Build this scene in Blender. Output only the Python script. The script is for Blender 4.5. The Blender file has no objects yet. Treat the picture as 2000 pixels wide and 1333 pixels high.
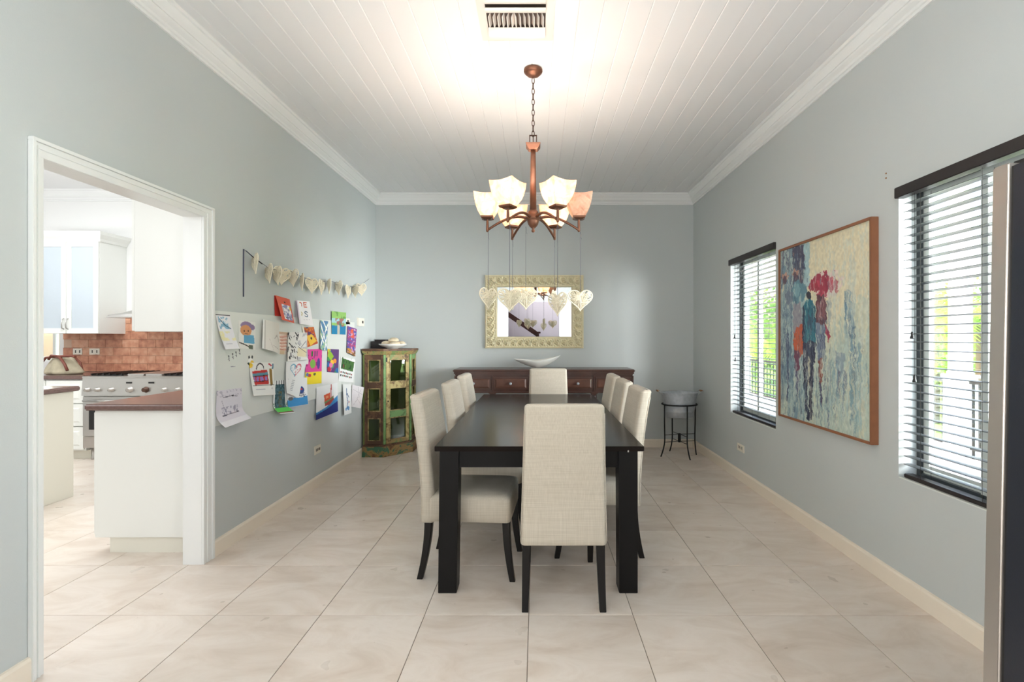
import bpy, bmesh, math, random
import numpy as np
from mathutils import Vector, Matrix, Euler
PI = math.pi
R = math.radians
random.seed(7)
C = bpy.context.scene.collection
S = bpy.context.scene

# ------------------------------------------------------------------ camera
F, CX, CY, H = 931.0, 1048.5, 660.5, 1.33
cd = bpy.data.cameras.new('camera'); cam = bpy.data.objects.new('camera', cd); C.objects.link(cam)
cam.location = (0, 0, H); cam.rotation_euler = (R(90), 0, 0)
cd.sensor_width = 36.0; cd.lens = F / 2000 * 36
cd.shift_x = -(CX - 1000) / 2000; cd.shift_y = -(666.5 - CY) / 2000
cd.clip_start = 0.05; cd.clip_end = 300
S.camera = cam

# ------------------------------------------------------------------ world, sun, lights, exposure
def lin(r, g, b):
    f = lambda v: (v / 255 / 12.92) if v / 255 <= .04045 else ((v / 255 + .055) / 1.055) ** 2.4
    return (f(r), f(g), f(b), 1.0)

w = bpy.data.worlds.new('sky'); S.world = w; w.use_nodes = True
nt = w.node_tree; bg = nt.nodes['Background']
sky = nt.nodes.new('ShaderNodeTexSky'); sky.sky_type = 'NISHITA'; sky.sun_disc = False
sky.sun_elevation = R(50); sky.sun_rotation = R(-90); sky.air_density = 1.4; sky.dust_density = 4.0; sky.ozone_density = 1.0
nt.links.new(sky.outputs[0], bg.inputs['Color']); bg.inputs['Strength'].default_value = 0.6

def lamp(name, kind, loc, energy, color=(1, 1, 1), size=1.0, size_y=None, rot=(0, 0, 0), spread=None):
    l = bpy.data.lights.new(name, kind); o = bpy.data.objects.new(name, l); C.objects.link(o)
    l.energy = energy; l.color = color; o.location = loc; o.rotation_euler = rot
    if kind == 'AREA':
        l.shape = 'RECTANGLE' if size_y else 'DISK'; l.size = size
        if size_y: l.size_y = size_y
        if spread: l.spread = spread
    elif kind == 'POINT': l.shadow_soft_size = size
    elif kind == 'SUN': l.angle = size
    return o
sun = lamp('sun', 'SUN', (-8, 0, 12), 3.0, (1.0, .95, .86), R(1.5), rot=(0, R(-38), R(-12)))
# two unseen area lights added behind the camera to fill the room
for xx, en, rz in ((-1.5, 10.5, -62), (1.45, 2, 50)):
    lamp('rear_fill', 'AREA', (xx, -1.1, 1.4), en, (1.0, .97, .93), .75, 2.1, rot=(R(90), 0, R(rz)), spread=R(120))
# added fill: unseen area light behind the camera, bounced off the ceiling
lamp('ceiling_fill', 'AREA', (0.0, -.95, 1.15), 28, (.96, .985, 1), 3.0, .6, rot=(R(170), 0, 0))
# kitchen: ceiling lights and daylight from its own window behind the doorway
lamp('kitchen_ceiling_light', 'AREA', (-4.0, 3.9, 3.08), 24, (.94, .98, 1), 2.4, 1.4)
lamp('kitchen_daylight', 'AREA', (-4.5, -.5, 2.2), 11, (.96, .98, 1.0), .9, 1.0, rot=(R(62), 0, R(-42)))
lamp('kitchen_fill', 'AREA', (-5.4, 2.3, 1.6), 36, (.95, .98, 1.0), 1.6, 1.2, rot=(R(180), 0, 0))  # unseen upward light added to brighten the kitchen ceiling
# hall beyond the opening, brightened by an added lamp out of view
lamp('hall_fill', 'AREA', (0.4, -3.0, 2.95), 13, (1, .96, .98), 2.0, 1.5)
# unseen area lights added on the porch to strengthen daylight through the blinds
lamp('window_fill', 'AREA', (4.7, -.6, 1.7), 190, (.93, .98, 1.0), 1.6, 2.0, rot=(R(90), 0, R(50)), spread=R(110))
lamp('window_fill', 'AREA', (4.6, 3.3, 1.7), 95, (.93, .98, 1.0), 1.6, 2.0, rot=(R(90), 0, R(78)), spread=R(120))
# unseen fill added at the right wall beside the camera; no door there
lamp('side_fill', 'AREA', (1.86, -.35, 1.35), 8, (.94, .985, 1.0), 1.2, 1.8, rot=(R(90), 0, R(80)))

vs = S.view_settings; vs.view_transform = 'Standard'; vs.look = 'None'; vs.gamma = 1.0; vs.use_curve_mapping = False
vs.exposure = 1.5

# ------------------------------------------------------------------ helpers
def tag(o, label=None, cat=None, group=None, kind=None):
    if label: o['label'] = label
    if cat: o['category'] = cat
    if group: o['group'] = group
    if kind: o['kind'] = kind
    return o

def thing(name, label, cat, loc=(0, 0, 0), rotz=0, group=None):
    o = bpy.data.objects.new(name, None); C.objects.link(o); o.location = loc; o.rotation_euler = (0, 0, rotz)
    o.empty_display_size = .05
    return tag(o, label, cat, group)

class MB:
    def __init__(s): s.v = []; s.f = []; s.sm = []
    def add(s, vs, fs, smooth=False):
        b = len(s.v); s.v += [tuple(p) for p in vs]; s.f += [tuple(b + i for i in f) for f in fs]; s.sm += [smooth] * len(fs); return s
    def box(s, x0, x1, y0, y1, z0, z1):
        x0, x1 = sorted((x0, x1)); y0, y1 = sorted((y0, y1)); z0, z1 = sorted((z0, z1))
        v = [(x0, y0, z0), (x1, y0, z0), (x1, y1, z0), (x0, y1, z0), (x0, y0, z1), (x1, y0, z1), (x1, y1, z1), (x0, y1, z1)]
        return s.add(v, [(3, 2, 1, 0), (4, 5, 6, 7), (0, 1, 5, 4), (1, 2, 6, 5), (2, 3, 7, 6), (3, 0, 4, 7)])
    def prism(s, pts, z0, z1, top=None):
        n = len(pts); top = top or pts
        v = [(x, y, z0) for x, y in pts] + [(x, y, z1) for x, y in top]
        return s.add(v, [tuple(range(n - 1, -1, -1)), tuple(range(n, 2 * n))] + [(i, (i + 1) % n, n + (i + 1) % n, n + i) for i in range(n)])
    def loft(s, secs, cap=True, smooth=True, closed=True):
        n = len(secs[0]); v = [p for c in secs for p in c]; f = []
        m = n if closed else n - 1
        for k in range(len(secs) - 1):
            for i in range(m): f.append((k * n + i, k * n + (i + 1) % n, (k + 1) * n + (i + 1) % n, (k + 1) * n + i))
        s.add(v, f, smooth)
        if cap:
            b = len(s.v) - len(v)
            s.f.append(tuple(b + i for i in range(n - 1, -1, -1))); s.sm.append(False)
            s.f.append(tuple(b + (len(secs) - 1) * n + i for i in range(n))); s.sm.append(False)
        return s
    def tube(s, path, r, n=8, cap=True, closed=False):
        P = [Vector(p) for p in path]; secs = []
        rr = r if isinstance(r, (list, tuple)) else [r] * len(P)
        up = Vector((0, 0, 1)); prev = None
        for i, p in enumerate(P):
            if closed: t = (P[(i + 1) % len(P)] - P[i - 1])
            else: t = P[min(i + 1, len(P) - 1)] - P[max(i - 1, 0)]
            t.normalize()
            if prev is None:
                a = up if abs(t.z) < .9 else Vector((1, 0, 0)); u = t.cross(a).normalized()
            else:
                u = prev - t * prev.dot(t); u.normalize()
            prev = u; q = t.cross(u)
            secs.append([p + (u * math.cos(2 * PI * k / n) + q * math.sin(2 * PI * k / n)) * rr[i] for k in range(n)])
        if closed: secs.append(secs[0]); cap = False
        return s.loft(secs, cap)
    def lathe(s, prof, c=(0, 0, 0), n=24, cap=True, sx=1, sy=1):
        return s.loft([[(c[0] + sx * r * math.cos(2 * PI * k / n), c[1] + sy * r * math.sin(2 * PI * k / n), c[2] + z) for k in range(n)] for r, z in prof], cap)
    def cyl(s, a, b, r, n=12): return s.tube([a, b], r, n)
    def sphere(s, c, r, n=12, sc=(1, 1, 1)):
        secs = []
        for j in range(n // 2 + 1):
            t = PI * j / (n // 2); rr = max(math.sin(t), .001) * r; z = -math.cos(t) * r
            secs.append([(c[0] + sc[0] * rr * math.cos(2 * PI * k / n), c[1] + sc[1] * rr * math.sin(2 * PI * k / n), c[2] + sc[2] * z) for k in range(n)])
        return s.loft(secs)
    def xf(s, M):
        s.v = [tuple(M @ Vector(p)) for p in s.v]; return s
    def mesh(s, name, bevel=0, seg=2):
        me = bpy.data.meshes.new(name); me.from_pydata(s.v, [], s.f)
        me.polygons.foreach_set('use_smooth', s.sm)
        if bevel:
            bm = bmesh.new(); bm.from_mesh(me); bmesh.ops.remove_doubles(bm, verts=bm.verts, dist=1e-6)
            es = [e for e in bm.edges if len(e.link_faces) == 2 and e.calc_face_angle(0) > .5]
            bmesh.ops.bevel(bm, geom=es, offset=bevel, segments=seg, affect='EDGES', clamp_overlap=True)
            bm.to_mesh(me); bm.free()
        me.validate(); return me
    def build(s, name, m, parent=None, bevel=0, seg=2, local=False):
        """verts are world coordinates unless local; a parent Empty's own place is taken off again"""
        if parent is not None and not local:
            q = parent; off = Vector((0, 0, 0))
            while q is not None: off += Vector(q.location); q = q.parent
            s.v = [(p[0] - off.x, p[1] - off.y, p[2] - off.z) for p in s.v]
        me = s.mesh(name, bevel, seg); me.materials.append(m)
        o = bpy.data.objects.new(name, me); C.objects.link(o)
        if parent is not None: o.parent = parent
        return o

def struct(name, mb, m, parent=None, bevel=0):
    o = mb.build(name, m, parent, bevel)
    if parent is None: o['kind'] = 'structure'
    return o
def copy_tree(o, parent=None):
    c = o.copy(); C.objects.link(c)
    if parent is not None: c.parent = parent
    for ch in list(o.children): copy_tree(ch, c)
    return c

# ------------------------------------------------------------------ materials
def nmat(name):
    m = bpy.data.materials.new(name); m.use_nodes = True
    return m, m.node_tree, m.node_tree.nodes['Principled BSDF']
def mat(name, col, rough=.5, metal=0, spec=.5, var=0, vscale=8, bump=0, bscale=60, sheen=0, coat=0, emit=None, es=0):
    m, t, b = nmat(name); L = t.links
    b.inputs['Base Color'].default_value = col; b.inputs['Roughness'].default_value = rough
    b.inputs['Metallic'].default_value = metal; b.inputs['Specular IOR Level'].default_value = spec
    if coat: b.inputs['Coat Weight'].default_value = coat; b.inputs['Coat Roughness'].default_value = .08
    if sheen: b.inputs['Sheen Weight'].default_value = sheen
    if emit: b.inputs['Emission Color'].default_value = emit; b.inputs['Emission Strength'].default_value = es
    if var or bump:
        g = t.nodes.new('ShaderNodeNewGeometry')
    if var:
        n = t.nodes.new('ShaderNodeTexNoise'); n.inputs['Scale'].default_value = vscale; n.inputs['Detail'].default_value = 5
        L.new(g.outputs['Position'], n.inputs['Vector'])
        x = t.nodes.new('ShaderNodeMix'); x.data_type = 'RGBA'
        x.inputs['A'].default_value = tuple(c * (1 - var) for c in col[:3]) + (1,)
        x.inputs['B'].default_value = tuple(min(1, c * (1 + var)) for c in col[:3]) + (1,)
        L.new(n.outputs['Fac'], x.inputs['Factor']); L.new(x.outputs['Result'], b.inputs['Base Color'])
    if bump:
        n2 = t.nodes.new('ShaderNodeTexNoise'); n2.inputs['Scale'].default_value = bscale; n2.inputs['Detail'].default_value = 3
        L.new(g.outputs['Position'], n2.inputs['Vector'])
        bp = t.nodes.new('ShaderNodeBump'); bp.inputs['Strength'].default_value = bump; bp.inputs['Distance'].default_value = .004
        L.new(n2.outputs['Fac'], bp.inputs['Height']); L.new(bp.outputs['Normal'], b.inputs['Normal'])
    return m
def ramp(t, fac, stops):
    r = t.nodes.new('ShaderNodeValToRGB'); e = r.color_ramp.elements
    e[0].position, e[0].color = stops[0]; e[1].position, e[1].color = stops[-1]
    for p, c in stops[1:-1]:
        k = e.new(p); k.color = c
    t.links.new(fac, r.inputs['Fac']); return r
def glass_mat(name, fac=.07, tint=(1, 1, 1, 1), rough=0.02):
    m = bpy.data.materials.new(name); m.use_nodes = True; t = m.node_tree; t.nodes.clear()
    o = t.nodes.new('ShaderNodeOutputMaterial'); mx = t.nodes.new('ShaderNodeMixShader'); tr = t.nodes.new('ShaderNodeBsdfTransparent'); gl = t.nodes.new('ShaderNodeBsdfGlossy')
    lw = t.nodes.new('ShaderNodeLayerWeight'); lw.inputs['Blend'].default_value = .35
    ma = t.nodes.new('ShaderNodeMath'); ma.operation = 'MULTIPLY_ADD'; ma.inputs[1].default_value = .5; ma.inputs[2].default_value = fac
    ma.use_clamp = True
    tr.inputs['Color'].default_value = tint; gl.inputs['Roughness'].default_value = rough
    t.links.new(lw.outputs['Fresnel'], ma.inputs[0]); t.links.new(ma.outputs[0], mx.inputs[0]); t.links.new(tr.outputs[0], mx.inputs[1]); t.links.new(gl.outputs[0], mx.inputs[2]); t.links.new(mx.outputs[0], o.inputs['Surface'])
    return m

M = {}
M['wall'] = mat('wall_paint', lin(198, 203, 202), .62, bump=.10, bscale=180)
M['white'] = mat('white_paint', lin(240, 239, 234), .38)
M['kwhite'] = mat('kitchen_wall_paint', lin(238, 238, 236), .6)
M['trimw'] = mat('trim_paint', lin(238, 239, 237), .32)
M['base'] = mat('baseboard_paint', lin(240, 229, 212), .38)
M['ceil'] = mat('ceiling_plank_paint', lin(236, 236, 236), .42)
M['grout'] = mat('grout', lin(120, 108, 95), .9)
M['table'] = mat('espresso_wood', lin(8, 7, 8), .42, spec=.25, var=.3, vscale=14)
M['tabletop'] = mat('espresso_top', lin(27, 21, 19), .19, spec=.12, var=.25, vscale=10, bump=.03, bscale=40)
M['cleg'] = mat('black_wood', lin(13, 10, 10), .36, spec=.35)
M['side'] = mat('dark_mahogany', lin(74, 45, 35), .34, var=.45, vscale=9, bump=.1, bscale=50, coat=.2)
M['sidein'] = mat('dark_mahogany_panel', lin(92, 58, 45), .32, var=.5, vscale=12, coat=.2)
M['bronze'] = mat('brushed_bronze', lin(118, 80, 62), .42, metal=.6, var=.25, vscale=40)
M['bronzed'] = mat('dark_bronze', lin(82, 58, 47), .45, metal=.5)
M['wicker'] = mat('cream_wicker', lin(244, 234, 210), .65)
M['twine'] = mat('grey_blue_twine', lin(82, 84, 104), .8)
M['mframe'] = mat('antique_cream_gilding', lin(224, 213, 178), .5, var=.12, vscale=25)
M['mirror'] = mat('silvered_glass', (.93, .94, .94, 1), .0, metal=1.0)
M['china'] = mat('white_china', lin(240, 238, 232), .25)
M['shell'] = mat('cream_shell', lin(226, 208, 178), .5, var=.25, vscale=30, bump=.3, bscale=90)
M['darkbox'] = mat('dark_box', lin(34, 24, 24), .4)
M['steel'] = mat('stainless_steel', lin(196, 194, 190), .3, metal=.9)
M['steelr'] = mat('brushed_steel', lin(186, 180, 174), .38, metal=.85, var=.08, vscale=5)
M['fridge'] = mat('slate_side_panel', lin(30, 34, 44), .35, bump=.05, bscale=200)
M['iron'] = mat('black_iron', lin(24, 22, 22), .5, metal=.3)
M['galv'] = mat('galvanised_steel', lin(178, 183, 188), .3, metal=.35, var=.25, vscale=35)
M['rattan'] = mat('handle_wood', lin(150, 108, 72), .6)
M['plate'] = mat('outlet_plastic', lin(236, 230, 216), .4)
M['slot'] = mat('outlet_slot', lin(70, 66, 60), .6)
M['slat'] = mat('blind_slat', lin(88, 92, 93), .35, spec=.6)
M['rail'] = mat('blind_rail', lin(42, 36, 36), .4)
M['winframe'] = mat('window_frame_metal', lin(74, 78, 80), .4, metal=.3)
M['winwhite'] = mat('window_sash', lin(222, 226, 220), .4)
M['pane'] = glass_mat('window_pane', .03)
M['cpane'] = glass_mat('cabinet_pane', .03, (.8, .85, .72, 1))
M['frost'] = mat('frosted_glass', lin(196, 206, 214), .35)
M['frameb'] = mat('walnut_frame', lin(150, 98, 68), .45, var=.15, vscale=20)
M['counter'] = mat('brown_countertop', lin(112, 86, 80), .22, var=.35, vscale=60, coat=.3)
M['cabw'] = mat('cabinet_lacquer', lin(238, 239, 234), .32)
M['cabc'] = mat('island_panel_cream', lin(234, 231, 218), .4)
M['board'] = mat('whiteboard', lin(224, 227, 222), .3)
M['leather'] = mat('bag_strap', lin(118, 62, 48), .5)
M['canvas'] = mat('bag_cloth', lin(176, 166, 142), .8, var=.3, vscale=16, bump=.5, bscale=25)
M['black'] = mat('black_plastic', lin(20, 20, 20), .4)
M['ventw'] = mat('vent_enamel', lin(226, 221, 215), .35)
M['ventd'] = mat('vent_duct', lin(70, 55, 46), .7)
M['porch'] = mat('porch_stone', lin(216, 206, 196), .6, var=.1, vscale=3)
M['column'] = mat('porch_stucco', lin(238, 240, 240), .7)
M['bark'] = mat('bark', lin(110, 92, 70), .9, var=.3, vscale=12)
M['lawn'] = mat('lawn', lin(112, 150, 60), .95, var=.35, vscale=5)
M['stair'] = mat('stair_wood', lin(60, 28, 24), .35)
M['lilac'] = mat('hall_paint', lin(214, 208, 216), .6)

def tile_mat():
    m, t, b = nmat('porcelain_floor_tile'); L = t.links
    g = t.nodes.new('ShaderNodeNewGeometry'); oi = t.nodes.new('ShaderNodeObjectInfo')
    va = t.nodes.new('ShaderNodeVectorMath'); va.operation = 'MULTIPLY_ADD'
    cb = t.nodes.new('ShaderNodeCombineXYZ')
    for k in range(3): L.new(oi.outputs['Random'], cb.inputs[k])
    va.inputs[1].default_value = (37, 23, 11); L.new(cb.outputs[0], va.inputs[0]); L.new(g.outputs['Position'], va.inputs[2])
    mp = t.nodes.new('ShaderNodeMapping'); mp.inputs['Rotation'].default_value = (0, 0, .5); mp.inputs['Scale'].default_value = (1.2, 2.6, 1); L.new(va.outputs[0], mp.inputs['Vector'])
    n = t.nodes.new('ShaderNodeTexNoise'); n.inputs['Scale'].default_value = 2.2; n.inputs['Detail'].default_value = 9; n.inputs['Roughness'].default_value = .62; n.inputs['Distortion'].default_value = .9
    L.new(mp.outputs[0], n.inputs['Vector'])
    r = ramp(t, n.outputs['Fac'], [(.28, lin(207, 191, 176)), (.46, lin(220, 207, 194)), (.6, lin(228, 217, 206)), (.78, lin(215, 201, 187))])
    hs = t.nodes.new('ShaderNodeHueSaturation'); L.new(r.outputs['Color'], hs.inputs['Color'])
    mr = t.nodes.new('ShaderNodeMapRange'); mr.inputs['To Min'].default_value = .965; mr.inputs['To Max'].default_value = 1.03
    L.new(oi.outputs['Random'], mr.inputs['Value']); L.new(mr.outputs[0], hs.inputs['Value']); L.new(hs.outputs[0], b.inputs['Base Color'])
    n2 = t.nodes.new('ShaderNodeTexNoise'); n2.inputs['Scale'].default_value = 9; L.new(g.outputs['Position'], n2.inputs['Vector'])
    m2 = t.nodes.new('ShaderNodeMapRange'); m2.inputs['To Min'].default_value = .24; m2.inputs['To Max'].default_value = .36
    L.new(n2.outputs['Fac'], m2.inputs['Value']); L.new(m2.outputs[0], b.inputs['Roughness'])
    b.inputs['Specular IOR Level'].default_value = .55
    return m
M['tile'] = tile_mat()

def linen_mat():
    m, t, b = nmat('linen_upholstery'); L = t.links
    tc = t.nodes.new('ShaderNodeTexCoord')
    fac = None
    outs = []
    for sc in ((6, 6, 300), (260, 260, 8)):
        mp = t.nodes.new('ShaderNodeMapping'); mp.inputs['Scale'].default_value = sc; L.new(tc.outputs['Object'], mp.inputs['Vector'])
        n = t.nodes.new('ShaderNodeTexNoise'); n.inputs['Scale'].default_value = 1.0; n.inputs['Detail'].default_value = 4; L.new(mp.outputs[0], n.inputs['Vector']); outs.append(n.outputs['Fac'])
    a = t.nodes.new('ShaderNodeMath'); a.operation = 'ADD'; L.new(outs[0], a.inputs[0]); L.new(outs[1], a.inputs[1])
    h = t.nodes.new('ShaderNodeMath'); h.operation = 'MULTIPLY'; h.inputs[1].default_value = .5; L.new(a.outputs[0], h.inputs[0])
    r = ramp(t, h.outputs[0], [(.3, lin(184, 174, 157)), (.7, lin(209, 200, 184))])
    L.new(r.outputs['Color'], b.inputs['Base Color']); b.inputs['Roughness'].default_value = .85; b.inputs['Sheen Weight'].default_value = .15
    bp = t.nodes.new('ShaderNodeBump'); bp.inputs['Strength'].default_value = .25; bp.inputs['Distance'].default_value = .001
    L.new(h.outputs[0], bp.inputs['Height']); L.new(bp.outputs['Normal'], b.inputs['Normal'])
    return m
M['linen'] = linen_mat()

def weathered(name, a, b_, wood=(84, 58, 40), lo=.42, sc=7):
    m, t, b = nmat(name); L = t.links
    g = t.nodes.new('ShaderNodeNewGeometry')
    n = t.nodes.new('ShaderNodeTexNoise'); n.inputs['Scale'].default_value = sc; n.inputs['Detail'].default_value = 8; n.inputs['Roughness'].default_value = .7; n.inputs['Distortion'].default_value = .6
    L.new(g.outputs['Position'], n.inputs['Vector'])
    r = ramp(t, n.outputs['Fac'], [(lo - .05, lin(*wood)), (lo, lin(*b_)), (lo + .05, lin(*b_)), (lo + .08, lin(*a))])
    L.new(r.outputs['Color'], b.inputs['Base Color']); b.inputs['Roughness'].default_value = .6
    bp = t.nodes.new('ShaderNodeBump'); bp.inputs['Strength'].default_value = .6; bp.inputs['Distance'].default_value = .003
    L.new(n.outputs['Fac'], bp.inputs['Height']); L.new(bp.outputs['Normal'], b.inputs['Normal'])
    return m
M['wgreen'] = weathered('weathered_green_paint', (116, 154, 94), (98, 130, 78), lo=.38, sc=9)
M['wcream'] = weathered('weathered_cream_paint', (186, 168, 112), (150, 128, 80), wood=(92, 62, 42), lo=.45, sc=11)
M['wbrown'] = weathered('weathered_brown_wood', (112, 80, 56), (84, 58, 42), lo=.44, sc=10)
M['wmix'] = weathered('weathered_mixed_paint', (120, 138, 84), (164, 140, 90), lo=.47, sc=8)
M['wteal'] = weathered('weathered_teal_base', (64, 104, 78), (150, 122, 76), wood=(104, 72, 46), lo=.47, sc=6)
M['inside'] = mat('cabinet_inside', lin(104, 116, 62), .8, var=.3, vscale=6)

def alabaster(name, a, b_, es):
    m, t, b = nmat(name); L = t.links
    g = t.nodes.new('ShaderNodeNewGeometry')
    n = t.nodes.new('ShaderNodeTexNoise'); n.inputs['Scale'].default_value = 22; n.inputs['Detail'].default_value = 6; n.inputs['Distortion'].default_value = 1.2
    L.new(g.outputs['Position'], n.inputs['Vector'])
    r = ramp(t, n.outputs['Fac'], [(.3, lin(*a)), (.65, lin(*b_))])
    L.new(r.outputs['Color'], b.inputs['Base Color']); b.inputs['Roughness'].default_value = .35
    if es:
        L.new(r.outputs['Color'], b.inputs['Emission Color']); b.inputs['Emission Strength'].default_value = es
        tr = t.nodes.new('ShaderNodeBsdfTranslucent'); L.new(r.outputs['Color'], tr.inputs['Color']); mx = t.nodes.new('ShaderNodeMixShader'); mx.inputs[0].default_value = .5
        L.new(b.outputs[0], mx.inputs[1]); L.new(tr.outputs[0], mx.inputs[2]); L.new(mx.outputs[0], t.nodes['Material Output'].inputs['Surface'])
    return m
M['alab'] = alabaster('lit_alabaster', (222, 184, 152), (250, 232, 212), .2)
M['alaboff'] = alabaster('unlit_alabaster', (196, 142, 116), (226, 186, 160), .0)
M['bulb'] = mat('bulb', (1, .9, .75, 1), .4, emit=(1, .86, .68, 1), es=12)

def brick_tile(name):
    m, t, b = nmat(name); L = t.links
    g = t.nodes.new('ShaderNodeNewGeometry'); oi = t.nodes.new('ShaderNodeObjectInfo')
    n = t.nodes.new('ShaderNodeTexNoise'); n.inputs['Scale'].default_value = 14; n.inputs['Detail'].default_value = 6; L.new(g.outputs['Position'], n.inputs['Vector'])
    a = t.nodes.new('ShaderNodeMath'); a.operation = 'MULTIPLY_ADD'; a.inputs[1].default_value = .35; L.new(oi.outputs['Random'], a.inputs[0]); L.new(n.outputs['Fac'], a.inputs[2])
    s = t.nodes.new('ShaderNodeMath'); s.operation = 'SUBTRACT'; s.inputs[1].default_value = .17; L.new(a.outputs[0], s.inputs[0])
    r = ramp(t, s.outputs[0], [(.25, lin(170, 108, 84)), (.5, lin(206, 146, 116)), (.75, lin(222, 172, 142))])
    L.new(r.outputs['Color'], b.inputs['Base Color']); b.inputs['Roughness'].default_value = .45
    return m
M['splash'] = brick_tile('terracotta_splash_tile')
M['splashg'] = mat('splash_grout', lin(206, 178, 156), .9)

# ------------------------------------------------------------------ room shell
XL, XR, YB, ZC = -1.965, 1.905, 5.80, 3.075
YF = -1.5                       # wall behind the camera
# floor with every tile of its own
floor = struct('floor', MB().box(-7.0, 2.1, -4.6, 6.0, -.12, -.003), M['grout'])
tmb = MB().box(-.2485, .2485, -.2485, .2485, -.006, 0)
tile0 = tmb.build('tile', M['tile'], floor, bevel=.0012, seg=1, local=True)
first = True
for i in range(-12, 4):
    for k in range(-7, 8):
        if k < -3 and i < -4: continue
        x = i * .5 - .0385 + .25; y = 2.2855 + .5 * k + .25
        if x < -6.3 or y > 5.95: continue
        o = tile0 if first else tile0.copy()
        if not first: C.objects.link(o)
        first = False; o.location = (x, y, 0)
# walls
WT = .18
wins = [(1.624, 2.51, .595, 2.115), (3.80, 4.686, .595, 2.09)]
mb = MB()
ys = [YF - .1, wins[0][0], wins[0][1], wins[1][0], wins[1][1], YB]
for a, b_ in ((0, 1), (2, 3), (4, 5)): mb.box(XR, XR + WT, ys[a], ys[b_], 0, 3.2)
for (a, b_, z0, z1) in wins:
    mb.box(XR, XR + WT, a, b_, 0, z0); mb.box(XR, XR + WT, a, b_, z1, 3.2)
struct('wall_right', mb, M['wall'])
DY0, DY1, DZ = 1.887, 2.794, 2.041        # kitchen doorway
def holed(x0, x1, mb): 
    mb.box(x0, x1, YF - .1, DY0 - .012, 0, 3.2).box(x0, x1, DY1 + .012, YB, 0, 3.2).box(x0, x1, DY0 - .012, DY1 + .012, DZ + .012, 3.2); return mb
struct('wall_left', holed(-2.02, XL, MB()), M['wall'])
struct('wall_kitchen_side', holed(-2.07, -2.0201, MB()), M['kwhite'])
struct('wall_back', MB().box(-2.06, XR + WT, YB, YB + .15, 0, 3.2), M['wall'])
# wall behind the camera with the hall opening
struct('wall_front', MB().box(-2.0, -.79, YF - .15, YF, 0, 3.2).box(.62, XR + WT, YF - .15, YF, 0, 3.2).box(-.79, .62, YF - .15, YF, 2.33, 3.2), M['wall'])
struct('wall_hall', MB().box(-2.4, 2.4, -4.2, -4.1, 0, 3.2).box(-2.5, -2.4, -4.2, YF - .15, 0, 3.2).box(2.4, 2.5, -4.2, YF - .15, 0, 3.2), M['lilac'])
struct('ceiling_hall', MB().box(-2.5, 2.5, -4.2, YF - .15, 3.1, 3.2), M['ceil'])
# kitchen shell
KX = -7.0
KW = (-6.7, -5.80, 1.05, 2.05)
struct('wall_kitchen_back', MB().box(KX - .1, KW[0], YB, YB + .15, 0, 3.25).box(KW[1], -2.0605, YB, YB + .15, 0, 3.25).box(KW[0], KW[1], YB, YB + .15, 0, KW[2]).box(KW[0], KW[1], YB, YB + .15, KW[3], 3.25), M['kwhite'])
struct('wall_kitchen_left', MB().box(KX - .1, KX, -1.6, YB, 0, 3.25), M['kwhite'])
struct('wall_kitchen_front', MB().box(KX, -2.07, -1.6, -1.5, 0, 3.25), M['kwhite'])
struct('ceiling_kitchen', MB().box(KX - .1, -2.07, -1.6, YB + .15, 3.12, 3.24), M['ceil'])
# plank ceiling
ceil = struct('ceiling', MB().box(XL - .1, XR + WT, YF - .15, YB + .15, ZC + .006, 3.22), M['ceil'])
PW = .1276; hw = PW / 2; ch = .0042
prof = [(-hw, ZC + .006), (-hw, ZC + ch), (-hw + ch, ZC), (hw - ch, ZC), (hw, ZC + ch), (hw, ZC + .006)]
for k in range(-4, 27):
    xc = -1.4335 + PW * k + hw
    if k == -4: 
        pm = MB().loft([[(x, YF, z) for x, z in prof], [(x, YB, z) for x, z in prof]], smooth=False)
        pk = pm.build('plank', M['ceil'], ceil, local=True)
    else: pk = pk.copy(); C.objects.link(pk)
    pk.location = (min(xc, XR - hw + .05), 0, 0)
# crown mouldings (mitred), profile as (distance from wall, z)
CP = [(0, 2.948), (.012, 2.948), (.014, 2.962), (.022, 2.966), (.026, 2.98), (.045, 2.996), (.05, 3.006), (.056, 3.006), (.06, 3.016), (.074, 3.04), (.078, 3.052), (.088, 3.056), (.09, 3.0755), (0, 3.0755)]
def sweep_room(mb, prof, which, x0, x1, y0, y1):
    if which == 'left': s = [[(x0 + d, y0, z) for d, z in prof], [(x0 + d, y1 - d, z) for d, z in prof]]
    if which == 'right': s = [[(x1 - d, y0, z) for d, z in prof], [(x1 - d, y1 - d, z) for d, z in prof]]
    if which == 'back': s = [[(x0 + d, y1 - d, z) for d, z in prof], [(x1 - d, y1 - d, z) for d, z in prof]]
    return mb.loft(s, smooth=False)
for i, wd in enumerate(('left', 'right', 'back')):
    struct('trim_%d' % (i + 1), sweep_room(MB(), CP, wd, XL, XR, YF, YB), M['trimw'])
KP = [(d, z + .045) for d, z in CP]
struct('trim_4', sweep_room(MB(), KP, 'back', KX, -2.07, YF, YB), M['trimw'])
BP = [(0, 0), (.016, 0), (.016, .085), (.011, .096), (0, .098)]
struct('baseboard_back', sweep_room(MB(), BP, 'back', XL, XR, YF, YB), M['base'])
struct('baseboard_right', sweep_room(MB(), BP, 'right', XL, XR, YF, YB), M['base'])
struct('baseboard_left', MB().loft([[(XL + d, 2.8795, z) for d, z in BP], [(XL + d, YB - d, z) for d, z in BP]], smooth=False).loft([[(XL + d, YF, z) for d, z in BP], [(XL + d, 1.8385, z) for d, z in BP]], smooth=False), M['base'])
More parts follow.
